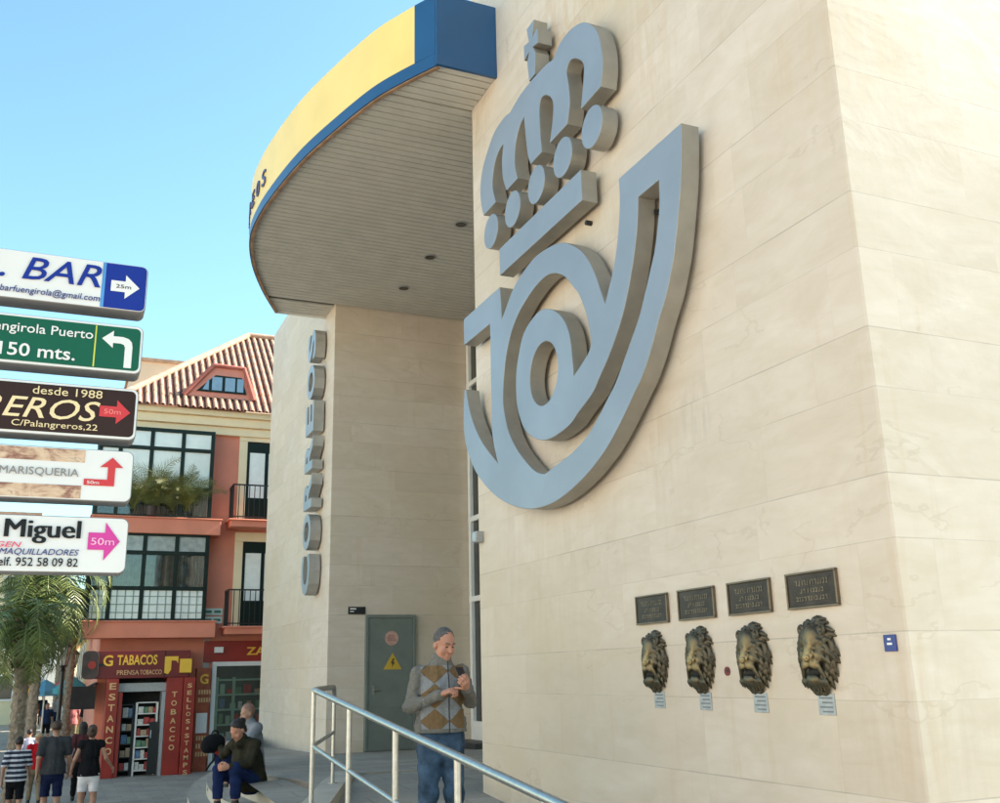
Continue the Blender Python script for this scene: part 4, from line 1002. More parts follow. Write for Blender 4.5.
# the deep shop entrance with its racks
ix0, ix1 = F(116, 730, ty).x, F(163.5, 730, ty).x
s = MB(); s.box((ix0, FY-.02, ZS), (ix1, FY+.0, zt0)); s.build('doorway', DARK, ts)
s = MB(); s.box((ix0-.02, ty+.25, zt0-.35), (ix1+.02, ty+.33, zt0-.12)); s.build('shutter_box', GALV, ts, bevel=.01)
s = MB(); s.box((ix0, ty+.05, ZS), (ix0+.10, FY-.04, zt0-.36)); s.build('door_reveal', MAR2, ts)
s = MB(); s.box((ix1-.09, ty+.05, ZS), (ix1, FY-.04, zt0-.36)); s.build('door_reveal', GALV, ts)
def rack(name, label, x0, x1, y, z1, rows, seed, frame, cols):
    t = thing(name, label, 'rack', ((x0+x1)/2, y, ZS)); f = MB()
    for x in (x0, x1): f.box((x-.02, y-.02, ZS), (x+.02, y+.02, z1)); f.box((x-.02, y+.22, ZS), (x+.02, y+.26, z1))
    for k in range(rows+1): z = ZS+.12+(z1-ZS-.14)*k/rows; f.box((x0, y-.02, z), (x1, y+.26, z+.025))
    f.build('frame', frame, t); rg = random.Random(seed)
    for k in range(rows):
        z = ZS+.145+(z1-ZS-.14)*k/rows; hh = (z1-ZS-.14)/rows*.78; x = x0+.04; 
        while x < x1-.08:
            wd = rg.uniform(.08, .16); cc = rg.choice(cols)
            MB().box((x, y+.02, z+.003), (min(x+wd, x1-.03), y+.12, z+hh*rg.uniform(.6, 1))).build('postcard_stack', cc, t); x += wd+.015
    return t
PC = [mat('card_%s' % n_, c_, .5, 0, .3, 12) for n_, c_ in (('white', (.62, .60, .55)), ('blue', (.12, .22, .36)), ('red', (.45, .06, .05)), ('green', (.14, .26, .16)), ('tan', (.45, .32, .2)))]
w_ = ix1-ix0
rack('postcard_rack', 'white metal postcard rack standing inside the tobacco shop doorway', ix0+w_*.42, ix0+w_*.86, ty+.30, 1.05, 6, 4, WHITE, PC)
rack('magazine_rack', 'dark magazine rack on the left inside the tobacco shop doorway', ix0+.12, ix0+w_*.36, ty+.38, 1.0, 5, 9, BLACK, PC)
s = thing('open_door_leaf', 'dark door leaf standing open on the right of the shop doorway', 'door', (ix1-.2, ty+.1, ZS)); m_ = MB().box((ix1-.36, ty+.05, ZS+.05), (ix1-.12, ty+.09, .55)); m_.build('leaf', BLACK, s); MB().box((ix1-.33, ty+.035, .15), (ix1-.30, ty+.049, .35)).build('handle', GALV, s)
# blade sign and awning on the shop's left flank
bs = thing('projecting_sign', 'dark rounded projecting sign with a red spot left of the tobacco fascia', 'sign', (.75, ty, zt0))
p_ = F(91, 665, ty); m_ = MB(); flat(m_, [rrect(p_.x-.22, p_.z-.36, p_.x+.18, p_.z+.36, .14)], (0, ty-.05, 0), (1, 0, 0), (0, 0, 1), .12, .01); m_.build('board', mat('dark_board', (.045, .03, .027), .5, 0, .35, 5), bs)
m_ = MB(); m_.lathe([(.10, 0), (.10, .02)]); m_.v = [(p_.x+.02+x, ty-.112-z, p_.z+y) for x, y, z in m_.v]; m_.build('emblem', MAR2, bs)
m_ = MB(); m_.box((p_.x+.17, ty-.02, p_.z-.03), (p_.x+.40, ty+.02, p_.z+.03)); m_.build('bracket', BLACK, bs)
aw = thing('black_awning', 'small black awning below the dark projecting sign', 'awning', (X0, FY+.5, 1.6))
m_ = MB(); m_.prism([(0, 0), (.62, 0), (.62, 1.9), (0, 1.9)], 0, .05); m_.v = [(X0-x, FY-.4+y, 1.55-.55*x+z) for x, y, z in m_.v]; m_.build('canvas', mat('dark_canvas', (.02, .018, .018), .8, 0, .2), aw)
m_ = MB(); m_.box((X0-.62, FY-.43, .92), (X0-.02, FY-.40, 1.50)); m_.build('valance', mat('dark_canvas', (.02, .018, .018), .8, 0, .2), aw)
# ---- second shop on the right with the mint shelves
s2 = thing('green_shop_window', 'white framed shop window with mint green shelves under a red board', 'shop window', (5, FY, ZS))
a, b = F(209, 720).x, 7.2; zt_ = F(230, 666).z; zb_ = -.55
f = MB(); f.box((a, FY-.12, zb_), (a+.12, FY-.01, zt_)); f.box((a, FY-.12, zt_), (b, FY-.01, zt_+.12)); f.box((b-.1, FY-.12, zb_), (b, FY-.01, zt_)); f.box((a, FY-.13, ZS), (b, FY-.011, zb_)); f.build('frame', WHITE, s2, bevel=.01)
MB().box((a+.1, FY-.02, zb_), (b-.1, FY-.005, zt_)).build('back_wall', mat('dark_green_interior', (.05, .085, .075), .6, 0, .4, 2), s2)
MB().box((a+.12, FY-.10, zb_), (b-.1, FY-.09, zt_)).build('pane', GLASSC, s2)
sh = MB(); 
for k in range(6): z = zb_+.1+k*(zt_-zb_-.5)/5; sh.box((a+.13, FY-.085, z), (b-.11, FY-.022, z+.05))
for x in (a+.16, a+.62, a+1.5, a+2.3): sh.box((x-.04, FY-.083, zb_), (x+.04, FY-.024, zt_-.3))
so_ = sh.build('shelving', MINT, s2); rg = random.Random(5)
for k in range(5):
    z = zb_+.152+k*(zt_-zb_-.5)/5; x = a+.25
    while x < a+2.4:
        wd = rg.uniform(.08, .2); MB().box((x, FY-.08, z), (x+wd, FY-.03, z+rg.uniform(.12, .3))).build('goods', rg.choice(PC+[MINT, MINT]), s2); x += wd+rg.uniform(.03, .15)
MB().box((a-.25, FY-.09, F(225, 662).z), (b, FY-.012, F(225, 641).z)).build('sign_board', MAR2, s2, bevel=.01)
mb = MB(); text(mb, 'ZAPATOS', (F(246, 650).x, FY-.10, F(246, 655).z), (1, 0, 0), (0, 0, 1), w=1.7, h=.22, depth=.02, bold=.02); mb.build('board_lettering', GOLD, s2)
wg = MB(); wg.box((3.9, FY-.06, F(215, 668).z), (F(209, 720).x-.26, FY-.012, 2.70)); wg.build('stone_panel', GRS, s2)
fl = thing('wall_floodlight', 'small floodlight on the grey stone beside the red shop board', 'floodlight', (4.2, FY-.1, 2.1))
m_ = MB(); p_ = F(218, 650); m_.box((p_.x-.12, FY-.22, p_.z-.08), (p_.x+.12, FY-.10, p_.z+.08)); m_.build('housing', WHITE, fl, bevel=.01); m_ = MB(); m_.box((p_.x-.02, FY-.10, p_.z-.02), (p_.x+.02, FY-.061, p_.z+.02)); m_.build('bracket', BLACK, fl)
# ================================================================ the street running away on the left
BARK = mat('palm_bark', (.24, .19, .14), .95, 0, .35, 14, .8, 40); LEAF = mat('palm_leaf', (.115, .15, .034), .5, 0, .4, 3); LEAF2 = mat('dry_palm_leaf', (.22, .17, .07), .7, 0, .3, 5)
def palm(x, y, h, r, label, seed, nf=44, ln=2.0):
    rg = random.Random(seed); z0 = zst(y); t = thing('palm_tree', label, 'palm tree', (x, y, z0), 'palms along the street')
    prof = []; n = int(h/.085)
    for i in range(n+1):
        f = i/n; rr = r*(1.25-.3*min(1, f*3)+.10*f)*(1+(.07 if i % 2 else -.06)); prof.append((rr, h*f))
    tb = MB(); tb.lathe(prof, (x, y, z0), 14)
    tb.v = [(a+rg.uniform(-.012, .012), b+rg.uniform(-.012, .012), c+rg.uniform(-.01, .01)) for a, b, c in tb.v]
    tb.build('trunk', BARK, t)
    bt = MB()                                             # old frond stubs under the crown
    for k in range(34):
        a = k*2.4; zz = z0+h-.55+.6*k/34; d = Vector((math.cos(a), math.sin(a), .9)).normalized()
        p = Vector((x, y, zz))+Vector((math.cos(a), math.sin(a), 0))*r*.9; bt.tube([p, p+d*.20], [.045, .02], 5)
    bt.build('frond_stubs', BARK, t)
    cr = MB(); dr = MB(); base = Vector((x, y, z0+h+.05))
    for k in range(nf):
        dry = k < 6; a = k*2.39996+rg.uniform(-.2, .2); el = R(-48+125*(k/nf)**.9) if not dry else R(-60+rg.uniform(-10, 15))
        L = ln*rg.uniform(.8, 1.1)*(.8 if dry else 1); mb = dr if dry else cr
        hd = Vector((math.cos(a), math.sin(a), 0)); p = base.copy(); pts = []; e = el
        for i in range(15):
            pts.append(p.copy()); e -= R(4.6+.95*i); p += (hd*math.cos(e)+Vector((0, 0, 1))*math.sin(e))*(L/14)
        mb.tube(pts, [.022*(1-i/16)+.003 for i in range(15)], 5)
        sd = hd.cross(Vector((0, 0, 1)))
        for i in range(2, 15):
            for sub in (0, .5):
                q = pts[i] if sub == 0 else pts[i].lerp(pts[min(i+1, 14)], .5)
                tg_ = (pts[min(i+1, 14)]-pts[i-1]).normalized(); ll = .46*math.sin(math.pi*(.18+.80*i/14.5))*L/2*rg.uniform(.85, 1.15)+.05
                for s_ in (-1, 1):
                    d = (sd*s_*1.0+tg_*.75+Vector((0, 0, -.12+rg.uniform(-.3, .3)))).normalized(); w_ = tg_*.013
                    tip = q+d*ll+Vector((0, 0, -.16*ll)); md = q+d*ll*.5
                    mb.add([q-w_, md-w_*1.2, tip, md+w_*1.2, q+w_], [(0, 1, 2, 3, 4)])
    cr.build('crown', LEAF, t); dr.build('dry_fronds', LEAF2, t)
    return t
palm(-.60, 21.6, 3.45, .128, 'nearest street palm with a thick pale trunk at the left edge', 1, 40, 1.5)
palm(-.48, 29.0, 4.75, .125, 'second street palm with the full green crown below the lowest sign', 2, 52, 2.35)
palm(.42, 37.5, 5.0, .13, 'slim street palm standing right of the black lantern post', 3, 44, 1.9)
palm(-.75, 39.0, 5.6, .15, 'third palm in the row, behind the full green crown', 4, 44, 2.0)
palm(.35, 52.0, 5.8, .15, 'slim far palm beside the red parasol', 5, 40, 2.0)
# lantern posts
def lantern(x, y, h, label):
    t = thing('street_lamp', label, 'street lamp', (x, y, zst(y)), 'lantern posts along the street'); z0 = zst(y)
    MB().lathe([(.16, 0), (.16, .12), (.10, .2), (.085, .7), (.06, .8), (.05, h-.75), (.075, h-.72), (.04, h-.66)], (x, y, z0), 12).build('column', BLACK, t, smooth=True, angle=30)
    l = MB(); l.lathe([(.09, h-.60), (.17, h-.12), (.17, h-.10)], (x, y, z0), 6); l.build('lantern_glass', mat('lantern_glass', (.5, .52, .5), .2), t)
    c = MB(); c.lathe([(.22, h-.10), (.12, h+.03), (.03, h+.08), (.02, h+.2)], (x, y, z0), 6); c.lathe([(.05, h-.66), (.10, h-.60), (.10, h-.58)], (x, y, z0), 6)
    for k in range(6):
        a = math.pi/3*k; c.tube([(x+.092*math.cos(a), y+.092*math.sin(a), z0+h-.60), (x+.175*math.cos(a), y+.175*math.sin(a), z0+h-.10)], .012, 4)
    c.build('lantern_cap', BLACK, t)
palm(-.95, 48.0, 5.8, .14, 'palm in the row behind the yellow sign', 6, 36, 2.0)
palm(.10, 64.0, 6.0, .15, 'last small palm at the far end of the row', 7, 34, 2.0)
lantern(.16, 31.0, 3.45, 'black lantern post between the second palm and the tobacco shop')
lantern(.62, 45.0, 3.6, 'farther black lantern post beside the teal awning')
# yellow square sign on a pole
t = thing('yellow_sign', 'small square yellow sign on a grey pole among the palms', 'sign', (-.63, 31.5, ZS)); p_ = at(31, 687, 30)
MB().tube([(p_.x, p_.y+.05, ZS), (p_.x, p_.y+.05, p_.z+.3)], .03, 8).build('pole', GALV, t); MB().box((p_.x-.17, p_.y, p_.z-.18), (p_.x+.17, p_.y+.02, p_.z+.18)).build('panel', mat('sign_yellow', (.85, .45, .05), .5, 0, .04), t, bevel=.005)
m_ = MB(); m_.box((p_.x-.07, p_.y-.006, p_.z-.03), (p_.x+.07, p_.y-.001, p_.z+.02)); m_.build('marking', mat('sign_ochre', (.5, .22, .02), .5), t)
# houses along the street
def house(name, label, a, b, colour, wins, roof=TERR, face='-y', cat='house'):
    t = thing(name, label, cat, (a[0], a[1], ZS)); MB().box((a[0], a[1], ZS), (b[0], b[1], b[2])).build('wall', colour, t)
    MB().box((a[0]-.25, a[1]-.25, b[2]), (b[0]+.25, b[1]+.25, b[2]+.22)).build('roof', roof, t)
    for (x, y, z, w_, h_, f) in wins:
        m = MB(); g_ = MB()
        if f == 'y': m.box((x-w_/2, y-.06, z), (x+w_/2, y+.02, z+h_)); g_.box((x-w_/2+.12, y-.075, z+.12), (x+w_/2-.12, y-.061, z+h_-.12))
        elif f == '-x': m.box((x-.06, y-w_/2, z), (x+.02, y+w_/2, z+h_)); g_.box((x-.075, y-w_/2+.12, z+.12), (x-.061, y+w_/2-.12, z+h_-.12))
        else: m.box((x-.02, y-w_/2, z), (x+.06, y+w_/2, z+h_)); g_.box((x+.061, y-w_/2+.12, z+.12), (x+.075, y+w_/2-.12, z+h_-.12))
        o = m.build('window', WHITE, t); g_.build('pane', GLASSD, o)
    return t
YW = mat('ochre_render', (.62, .34, .08), .8, 0, .08, 2); PINK = mat('pink_render', (.60, .36, .26), .8, 0, .06, 2); PALE = mat('pale_render', (.74, .72, .66), .8, 0, .05, 2); CRW = mat('creamy_render', (.74, .64, .42), .8, 0, .06, 2)
house('ochre_house', 'low ochre house beyond the orange corner house', (1.05, 43.0), (1.75, 60, 5.2), YW, [(1.05, y, 1.6, 1.0, 1.6, '-x') for y in (46, 50, 54, 58)])
house('white_house', 'white house on the right side of the street beyond the ochre house', (1.3, 61), (9, 88, 4.0), PALE, [(1.3, y, z, 1.2, 1.7, '-x') for y in (64, 69, 74, 79, 84) for z in (.6,)])
house('cream_apartments', 'cream apartment building far away on the left side of the street', (-14, 70), (-1.95, 96, 12), CRW, [(x, 70, z, 1.2, 1.6, 'y') for x in (-2.9, -5, -7.1) for z in (.6, 3.6, 6.6)]+[(-1.95, y, z, 1.3, 1.6, 'x') for y in (73, 78, 83, 88) for z in (.6, 3.6, 6.6)], cat='apartment building')
house('pale_block', 'pale block closing the far end of the street', (-9, 125), (7, 138, 8), PALE, [(x, 125, z, 1.6, 1.7, 'y') for x in (-4, -1.5, 1, 3.4) for z in (.4, 3.6)], cat='building')
house('pink_house', 'pink house far down the street in front of the pale block', (1.2, 92), (9, 118, 5.0), PINK, [(1.2, y, 2.5, 1.3, 1.8, '-x') for y in (96, 102, 108, 114)])
# awnings of the street terraces
TEAL = mat('teal_canvas', (.05, .30, .33), .7, 0, .08); SKYB = mat('blue_canvas', (.10, .32, .46), .7, 0, .08); REDC = mat('red_canvas', (.42, .05, .04), .7, 0, .1)
def parasol(x, y, m, label, r=1.15, hh=2.5):
    t = thing('terrace_parasol', label, 'parasol', (x, y, ZS)); z0 = ZS
    MB().lathe([(.22, 0), (.22, .06), (.03, .08), (.03, hh+.25)], (x, y, z0), 10).build('pole', WHITE, t)
    c = MB(); c.lathe([(r, hh-.38), (r, hh-.2), (.06, hh+.22), (.05, hh+.2), (r-.03, hh-.24)], (x, y, z0), 8); c.build('canopy', m, t)
parasol(.55, 40.5, TEAL, 'teal terrace parasol below the black awning', .62, 2.4); parasol(-.35, 44, SKYB, 'pale blue terrace parasol behind the yellow sign', .7, 2.3); parasol(.75, 57, REDC, 'small red terrace parasol far down the street', .9, 2.5)
parasol(-.9, 60, mat('cream_canvas', (.7, .66, .58), .7), 'cream terrace parasol far down the street on the left', 1.1, 2.5)
# waste bin and the palm reflection in the upper bay, built as a potted plant
pp = thing('reflected_palm', 'palm reflection in the upper bay glass, built as fronds on the ledge', 'reflection', (2.05, FY-.58, 6.03))
MB().lathe([(.13, 0), (.16, .26), (.15, .26), (.14, .22)], (2.05, FY-.60, 6.035), 14).build('pot', mat('dark_pot', (.05, .03, .025), .6), pp)
fr = MB(); rg = random.Random(8)
for cx_p in (1.55, 2.1, 2.6, 3.0):
    for k in range(17):
        a = rg.uniform(0, 6.28); hd = Vector((math.cos(a), -.15-abs(math.sin(a))*.35, 0)).normalized(); p = Vector((cx_p+rg.uniform(-.06, .06), FY-.62, 6.2)); e = R(rg.uniform(52, 92)); L = rg.choice((rg.uniform(.5, .9), rg.uniform(.9, 1.5), rg.uniform(1.2, 1.9))); pts = []
        for i in range(17): pts.append(p.copy()); e -= R(.8+.62*i); p += (hd*math.cos(e)+Vector((0, 0, 1))*math.sin(e))*(L/16)
        fr.tube(pts, .006, 4)
        for i in range(3, 17):
            for sub in (0, .5):
                q = pts[i].lerp(pts[min(i+1, 16)], sub); tg_ = (pts[min(i+1, 16)]-pts[i-1]).normalized(); sd = tg_.cross(Vector((.2, 1, .1))).normalized()
                for s_ in (-1, 1):
                    d = (sd*s_*.8+tg_*.9+Vector((0, rg.uniform(-.3, .1), rg.uniform(-.35, .05)))).normalized(); ll = L*.20*math.sin(math.pi*(.2+.75*i/17))*rg.uniform(.8, 1.2); wv = tg_*.0085
                    fr.add([q-wv, q+d*ll*.5-wv, q+d*ll, q+d*ll*.5+wv, q+wv], [(0, 1, 2, 3, 4)])
fr.build('foliage', mat('bay_palm_leaf', (.095, .105, .02), .6, 0, .4, 4), pp)
# ================================================================ people
SKIN = mat('skin', (.47, .215, .14), .55, 0, .10, 9, .04, 120); SKIN2 = mat('tanned_skin', (.36, .19, .125), .55, 0, .10, 9)
def V3(*a): return np.array(a, dtype=np.float32)
def rotm(yaw=0, pitch=0, roll=0):
    return np.array((Matrix.Rotation(R(yaw), 3, 'Z') @ Matrix.Rotation(R(pitch), 3, 'X') @ Matrix.Rotation(R(roll), 3, 'Y')), dtype=np.float32)
_hands = {}
def hand_mesh(kind):
    """right hand: wrist at the origin, fingers along -z, palm towards +x, thumb towards -y"""
    if kind in _hands: return _hands[kind]
    s = SDF((-.06, -.09, -.23), (.10, .07, .06), .0042)
    s.cone((0, 0, .05), (0, 0, -.01), .025, .026, .01, (.85, 1, 1)); s.ell((0, 0, -.055), (.020, .042, .055), .015)
    curl = {'relaxed': (18, 26, 20), 'point': (50, 70, 50), 'hold': (42, 58, 40)}[kind]
    for i, (y, ln, r) in enumerate(((-.031, .074, .0092), (-.0105, .082, .0095), (.0105, .077, .0092), (.030, .060, .0082))):
        c = curl
        if kind == 'point' and i == 0: c = (14, 10, 6)
        p = V3(.002, y, -.095); a = 0; pts = [V3(0, y*.6, -.05), p]
        for j, f in enumerate((.45, .31, .24)):
            a += R(c[j]); p = p+V3(math.sin(a), (y*.10), -math.cos(a))*ln*f; pts.append(p)
        s.chain(pts, [r*1.1, r*1.08, r, r*.92, r*.8], .005)
    if kind == 'hold': tp = [V3(.002, -.02, -.02), V3(.022, -.046, -.045), V3(.040, -.052, -.072), V3(.05, -.046, -.095)]
    else: tp = [V3(.002, -.02, -.02), V3(.016, -.048, -.046), V3(.022, -.056, -.075), V3(.026, -.055, -.098)]
    s.chain(tp, [.016, .0125, .011, .009], .007)
    _hands[kind] = s.mesh(); return _hands[kind]
def place_hand(kind, wrist, d, palm, side):
    """side +1: right hand template, -1: mirrored; d = forearm direction, palm = where the palm looks"""
    vs, fs = hand_mesh(kind); vs = vs.copy(); fs = [list(f) for f in fs]
    if side < 0: vs[:, 1] *= -1; fs = [f[::-1] for f in fs]
    ez = -np.array(d, float); ez /= np.linalg.norm(ez); ex = np.array(palm, float); ex -= ez*ex.dot(ez); ex /= np.linalg.norm(ex); ey = np.cross(ez, ex)
    return vs@np.stack([ex, ey, ez])+np.array(wrist), fs

def ragged(s, nrm, off):
    rg = np.random.RandomState(4); acc = 0
    for i in range(6): acc = acc+np.sin(s.P@(rg.normal(size=3)*(60+40*i)).astype(np.float32)+rg.rand()*6.28)/(1+.3*i)
    s.d = np.maximum(s.d, (off-s.P@np.array(nrm, dtype=np.float32)+acc*.0045).astype(np.float32))
def figure(label, loc, rot, h=1.75, J=None, top=None, bottom=None, hair=None, shoes=None, res=.016, sleeve=.55, hem=.12, tophem=None, female=False, head=(0, 0, 0), skin=SKIN, group=None, hands=('relaxed', 'relaxed'), palms=None, face=False, hairstyle='short', collar=None, wtop=None, coat=(), slim=1.):
    k = h/1.75
    t = thing('person', label, 'person', loc, group); t.rotation_euler = (0, 0, R(rot)); t.scale = (k, k, k)
    sw = .165 if female else .19
    D = dict(pelvis=(0, 0, .95), chest=(0, 0, 1.28), neck=(0, .01, 1.49), head=(0, -.02, 1.625), shL=(sw, 0, 1.42), shR=(-sw, 0, 1.42), elL=(sw+.07, .03, 1.14), elR=(-sw-.07, .03, 1.14), wrL=(sw+.09, -.05, .90), wrR=(-sw-.09, -.05, .90),
             hipL=(.09, 0, .92), hipR=(-.09, 0, .92), knL=(.10, -.01, .50), knR=(-.10, -.01, .50), anL=(.105, .03, .09), anR=(-.105, .03, .09))
    D.update(J or {}); D = {a: V3(*b) for a, b in D.items()}
    allp = np.stack(list(D.values())); lo = allp.min(0)-.26; hi = allp.max(0)+.26
    hr_ = rotm(*head); hc = D['head']
    def hp(x, y, z): return hc+hr_@V3(x, y, z)
    # ---- body
    s = SDF(lo, hi, res)
    tw = .125 if female else .14
    s.cone(D['pelvis'], D['chest'], tw, tw+.01, .03, (1, .68, 1)); s.cone(D['chest'], (D['shL']+D['shR'])/2, tw, .09, .04, (1, .7, 1)); s.cone(D['shL'], D['shR'], .055, .055, .03)
    s.cone(D['neck']-V3(0, 0, .06), hc-V3(0, 0, .02), .056 if not female else .047, .052 if not female else .044, .03)
    for q in 'LR':
        s.chain([D['sh'+q], D['el'+q], D['wr'+q]], [.05, .041, .027] if not female else [.043, .035, .024], .02)
        s.chain([D['hip'+q], D['kn'+q]], [.085, .056], .03); mid = D['kn'+q]*.7+D['an'+q]*.3+V3(0, .012, 0)
        s.chain([D['kn'+q], mid, D['an'+q]], [.053, .055, .036], .02)
    s.ell(hp(0, .012, .035), (.076, .094, .095), .02, hr_); s.ell(hp(0, -.022, -.045), (.058, .066, .072), .03, hr_); s.cone(hp(0, -.06, -.095), hp(0, -.072, -.092), .022, .020, .02)
    for q in (-1, 1): s.ell(hp(q*.077, .014, -.012), (.011, .022, .031), .006, hr_)
    if face:
        s.cone(hp(0, -.084, .012), hp(0, -.106, -.030), .009, .0155, .010)                 # nose
        for q in (-1, 1):
            s.ell(hp(q*.013, -.098, -.033), (.010, .012, .008), .006, hr_)
            s.cone(hp(q*.012, -.086, .024), hp(q*.048, -.074, .024), .010, .009, .010)      # brow
            s.ell(hp(q*.032, -.088, .004), (.016, .014, .010), .008, hr_, cut=True)
            s.ell(hp(q*.032, -.074, .003), (.0125, .012, .009), .003, hr_)
            s.ell(hp(q*.045, -.060, -.035), (.022, .022, .024), .02, hr_)
        s.cone(hp(-.018, -.089, -.060), hp(.018, -.089, -.060), .0065, .0065, .005); s.cone(hp(-.015, -.086, -.073), hp(.015, -.086, -.073), .008, .008, .005)
        s.cone(hp(-.024, -.096, -.0665), hp(.024, -.096, -.0665), .003, .003, .003, cut=True)
    else:
        s.cone(hp(0, -.086, .005), hp(0, -.104, -.028), .010, .015, .010)
        for q in (-1, 1): s.ell(hp(q*.032, -.090, .004), (.016, .014, .011), .008, hr_, cut=True)
    parts = [s.mesh()]
    for i, q in enumerate('RL'):
        d = D['wr'+q]-D['el'+q]; pl = (palms[i] if palms else ((1, 0, 0) if q == 'R' else (-1, 0, 0)))
        if hands[i]: parts.append(place_hand(hands[i], D['wr'+q]+d/np.linalg.norm(d)*.01, d, pl, 1 if q == 'R' else -1))
    bo_ = np_mesh('body', parts, skin, t)
    # ---- clothes
    if top:
        s = SDF(lo, hi, res*.9); inf = .018
        s.cone(D['pelvis']-(D['chest']-D['pelvis'])*.32, D['chest'], tw+inf+.010, tw+.01+inf, .05, (1, .73, 1)); s.cone(D['chest'], (D['shL']+D['shR'])/2, tw+inf, .10, .05, (1, .74, 1)); s.cone(D['shL'], D['shR'], .068*slim, .068*slim, .04)
        if not wtop or wtop > .6:
            dn = (D['chest']-D['pelvis']); s.cone(D['pelvis']-dn*.36, D['pelvis']+dn*.12, tw+.040, tw+.024, .05, (1.17, .80, 1))
        if sleeve > 0:
            for q in 'LR':
                a, b, c = D['sh'+q], D['el'+q], D['wr'+q]
                if sleeve <= 1: e = a+(b-a)*sleeve; s.cone(a, e, .070*slim, .064*slim, .03)
                else:
                    s.cone(a, b, .070*slim, .058*slim, .03); e = b+(c-b)*(sleeve-1); s.cone(b, e, .056*slim, .041, .025)
                    s.cone(e-(c-b)*.06, e, .043, .041, .01)
        if collar: s.cone(D['neck']-V3(0, .0, .03), D['neck']+V3(0, -.005, .02), .085, .078, .03)
        for a_, b_, ra_, rb_ in coat: s.cone(a_, b_, ra_, rb_, .06)
        s.wrinkle(.0075, 26, 3); s.wrinkle(.003, 60, 8)
        th = tophem if tophem is not None else D['pelvis'][2]-.08
        s.clip((0, 0, 1), th)
        np_mesh('top', [s.mesh()], top, t)
    if bottom:
        s = SDF(lo, hi, res*.9); s.cone(D['pelvis']+V3(0, 0, .05), D['pelvis']-V3(0, 0, .06), tw+.012, tw+.018, .04, (1, .74, 1)); 
        for q in 'LR':
            s.cone(D['hip'+q], D['kn'+q], .100, .074, .035)
            s.cone(D['kn'+q], D['an'+q], .073, .060, .03)
        s.wrinkle(.0065, 20, 5); s.wrinkle(.003, 55, 6)
        s.clip((0, 0, 1), hem); s.clip((0, 0, -1), -(wtop or D['pelvis'][2]-.03))
        np_mesh('trousers' if hem < .3 else 'shorts', [s.mesh()], bottom, t)
    if hair:
        s = SDF(hc-.24, hc+.24, min(res, .009)); 
        if hairstyle in ('short', 'long', 'bun'):
            s.ell(hp(0, .018, .045), (.083, .098, .094), 0, hr_)
            if hairstyle == 'bun': s.ell(hp(0, .050, -.02), (.078, .066, .085), .03, hr_)
            s.wrinkle(.003, 60, 2)
            n_ = hr_@V3(0, .62, .55); ragged(s, n_, float(n_@hp(0, -.028, .040)))
            if hairstyle == 'short': nn = hr_@V3(0, -.35, 1); s.clip(nn, float(nn@hp(0, .09, -.05)))
            if hairstyle == 'long':
                for q in (-1, 1): s.cone(hp(q*.066, -.012, .045), hp(q*.070, .02, -.10), .032, .030, .02)
                s.cone(hp(0, .055, .02), hp(0, .065, -.16), .075, .055, .03, (1, .6, 1))
            if hairstyle == 'bun': s.ell(hp(0, .115, .06), (.045, .04, .045), .02)
        if hairstyle == 'stubble':
            s.ell(hp(0, .014, .036), (.0795, .0975, .098), 0, hr_); n_ = hr_@V3(0, .70, .50); ragged(s, n_, float(n_@hp(0, -.035, .068))); nn = hr_@V3(0, -.3, 1); s.clip(nn, float(nn@hp(0, .09, -.035)))
        if hairstyle == 'hat':
            s.ell(hp(0, .012, .06), (.09, .105, .085), 0, hr_); nn = hr_@V3(0, 0, 1); s.clip(nn, float(nn@hp(0, 0, .045))); s.ell(hp(0, -.03, .05), (.135, .155, .012), .01, hr_)
        s.wrinkle(.0035, 150, 9)
        np_mesh('hat' if hairstyle == 'hat' else 'hair', [s.mesh()], hair, t)
    if shoes:
        for q in 'LR':
            a = D['an'+q]; fd = V3(0, -1, 0); s = SDF(a-.25, a+.25, .012)
            s.cone(a+V3(0, .03, -.045), a+V3(0, -.12, -.055), .043, .038, .02); s.cone(a+V3(0, 0, -.02), a+V3(0, 0, .01), .046, .043, .02); s.clip((0, 0, 1), float(a[2])-.09)
            np_mesh('shoe', [s.mesh()], shoes, t)
    t['_face'] = 0; del t['_face']
    return t, D, hp
def cloth(name, col, var=.15): return mat(name, col, .9, 0, var, 9, .25, 90, spec=.12)
DENIM = cloth('blue_denim', (.052, .085, .135), .6); NAVYC = cloth('navy_cloth', (.010, .016, .05)); BLACKC = cloth('black_cloth', (.010, .010, .012)); GREYC = cloth('charcoal_cloth', (.045, .047, .052)); WHITEC = cloth('white_cloth', (.72, .68, .70), .05)
KHAKI = cloth('khaki_cloth', (.22, .18, .12)); REDCL = cloth('red_cloth', (.45, .012, .02)); OLIVE = cloth('olive_coat', (.030, .027, .017), .3); GRYJ = cloth('pale_grey_jacket', (.22, .23, .25)); BRH = mat('dark_hair', (.016, .010, .008), .6, 0, .3, 40); BRH2 = mat('brown_hair', (.05, .025, .016), .6, 0, .3, 40); GRH = mat('greying_hair', (.10, .092, .088), .8, 0, .5, 60, .4, 200); SHOE = mat('dark_shoe', (.014, .013, .013), .6); SHOEW = mat('pale_shoe', (.5, .48, .45), .6)

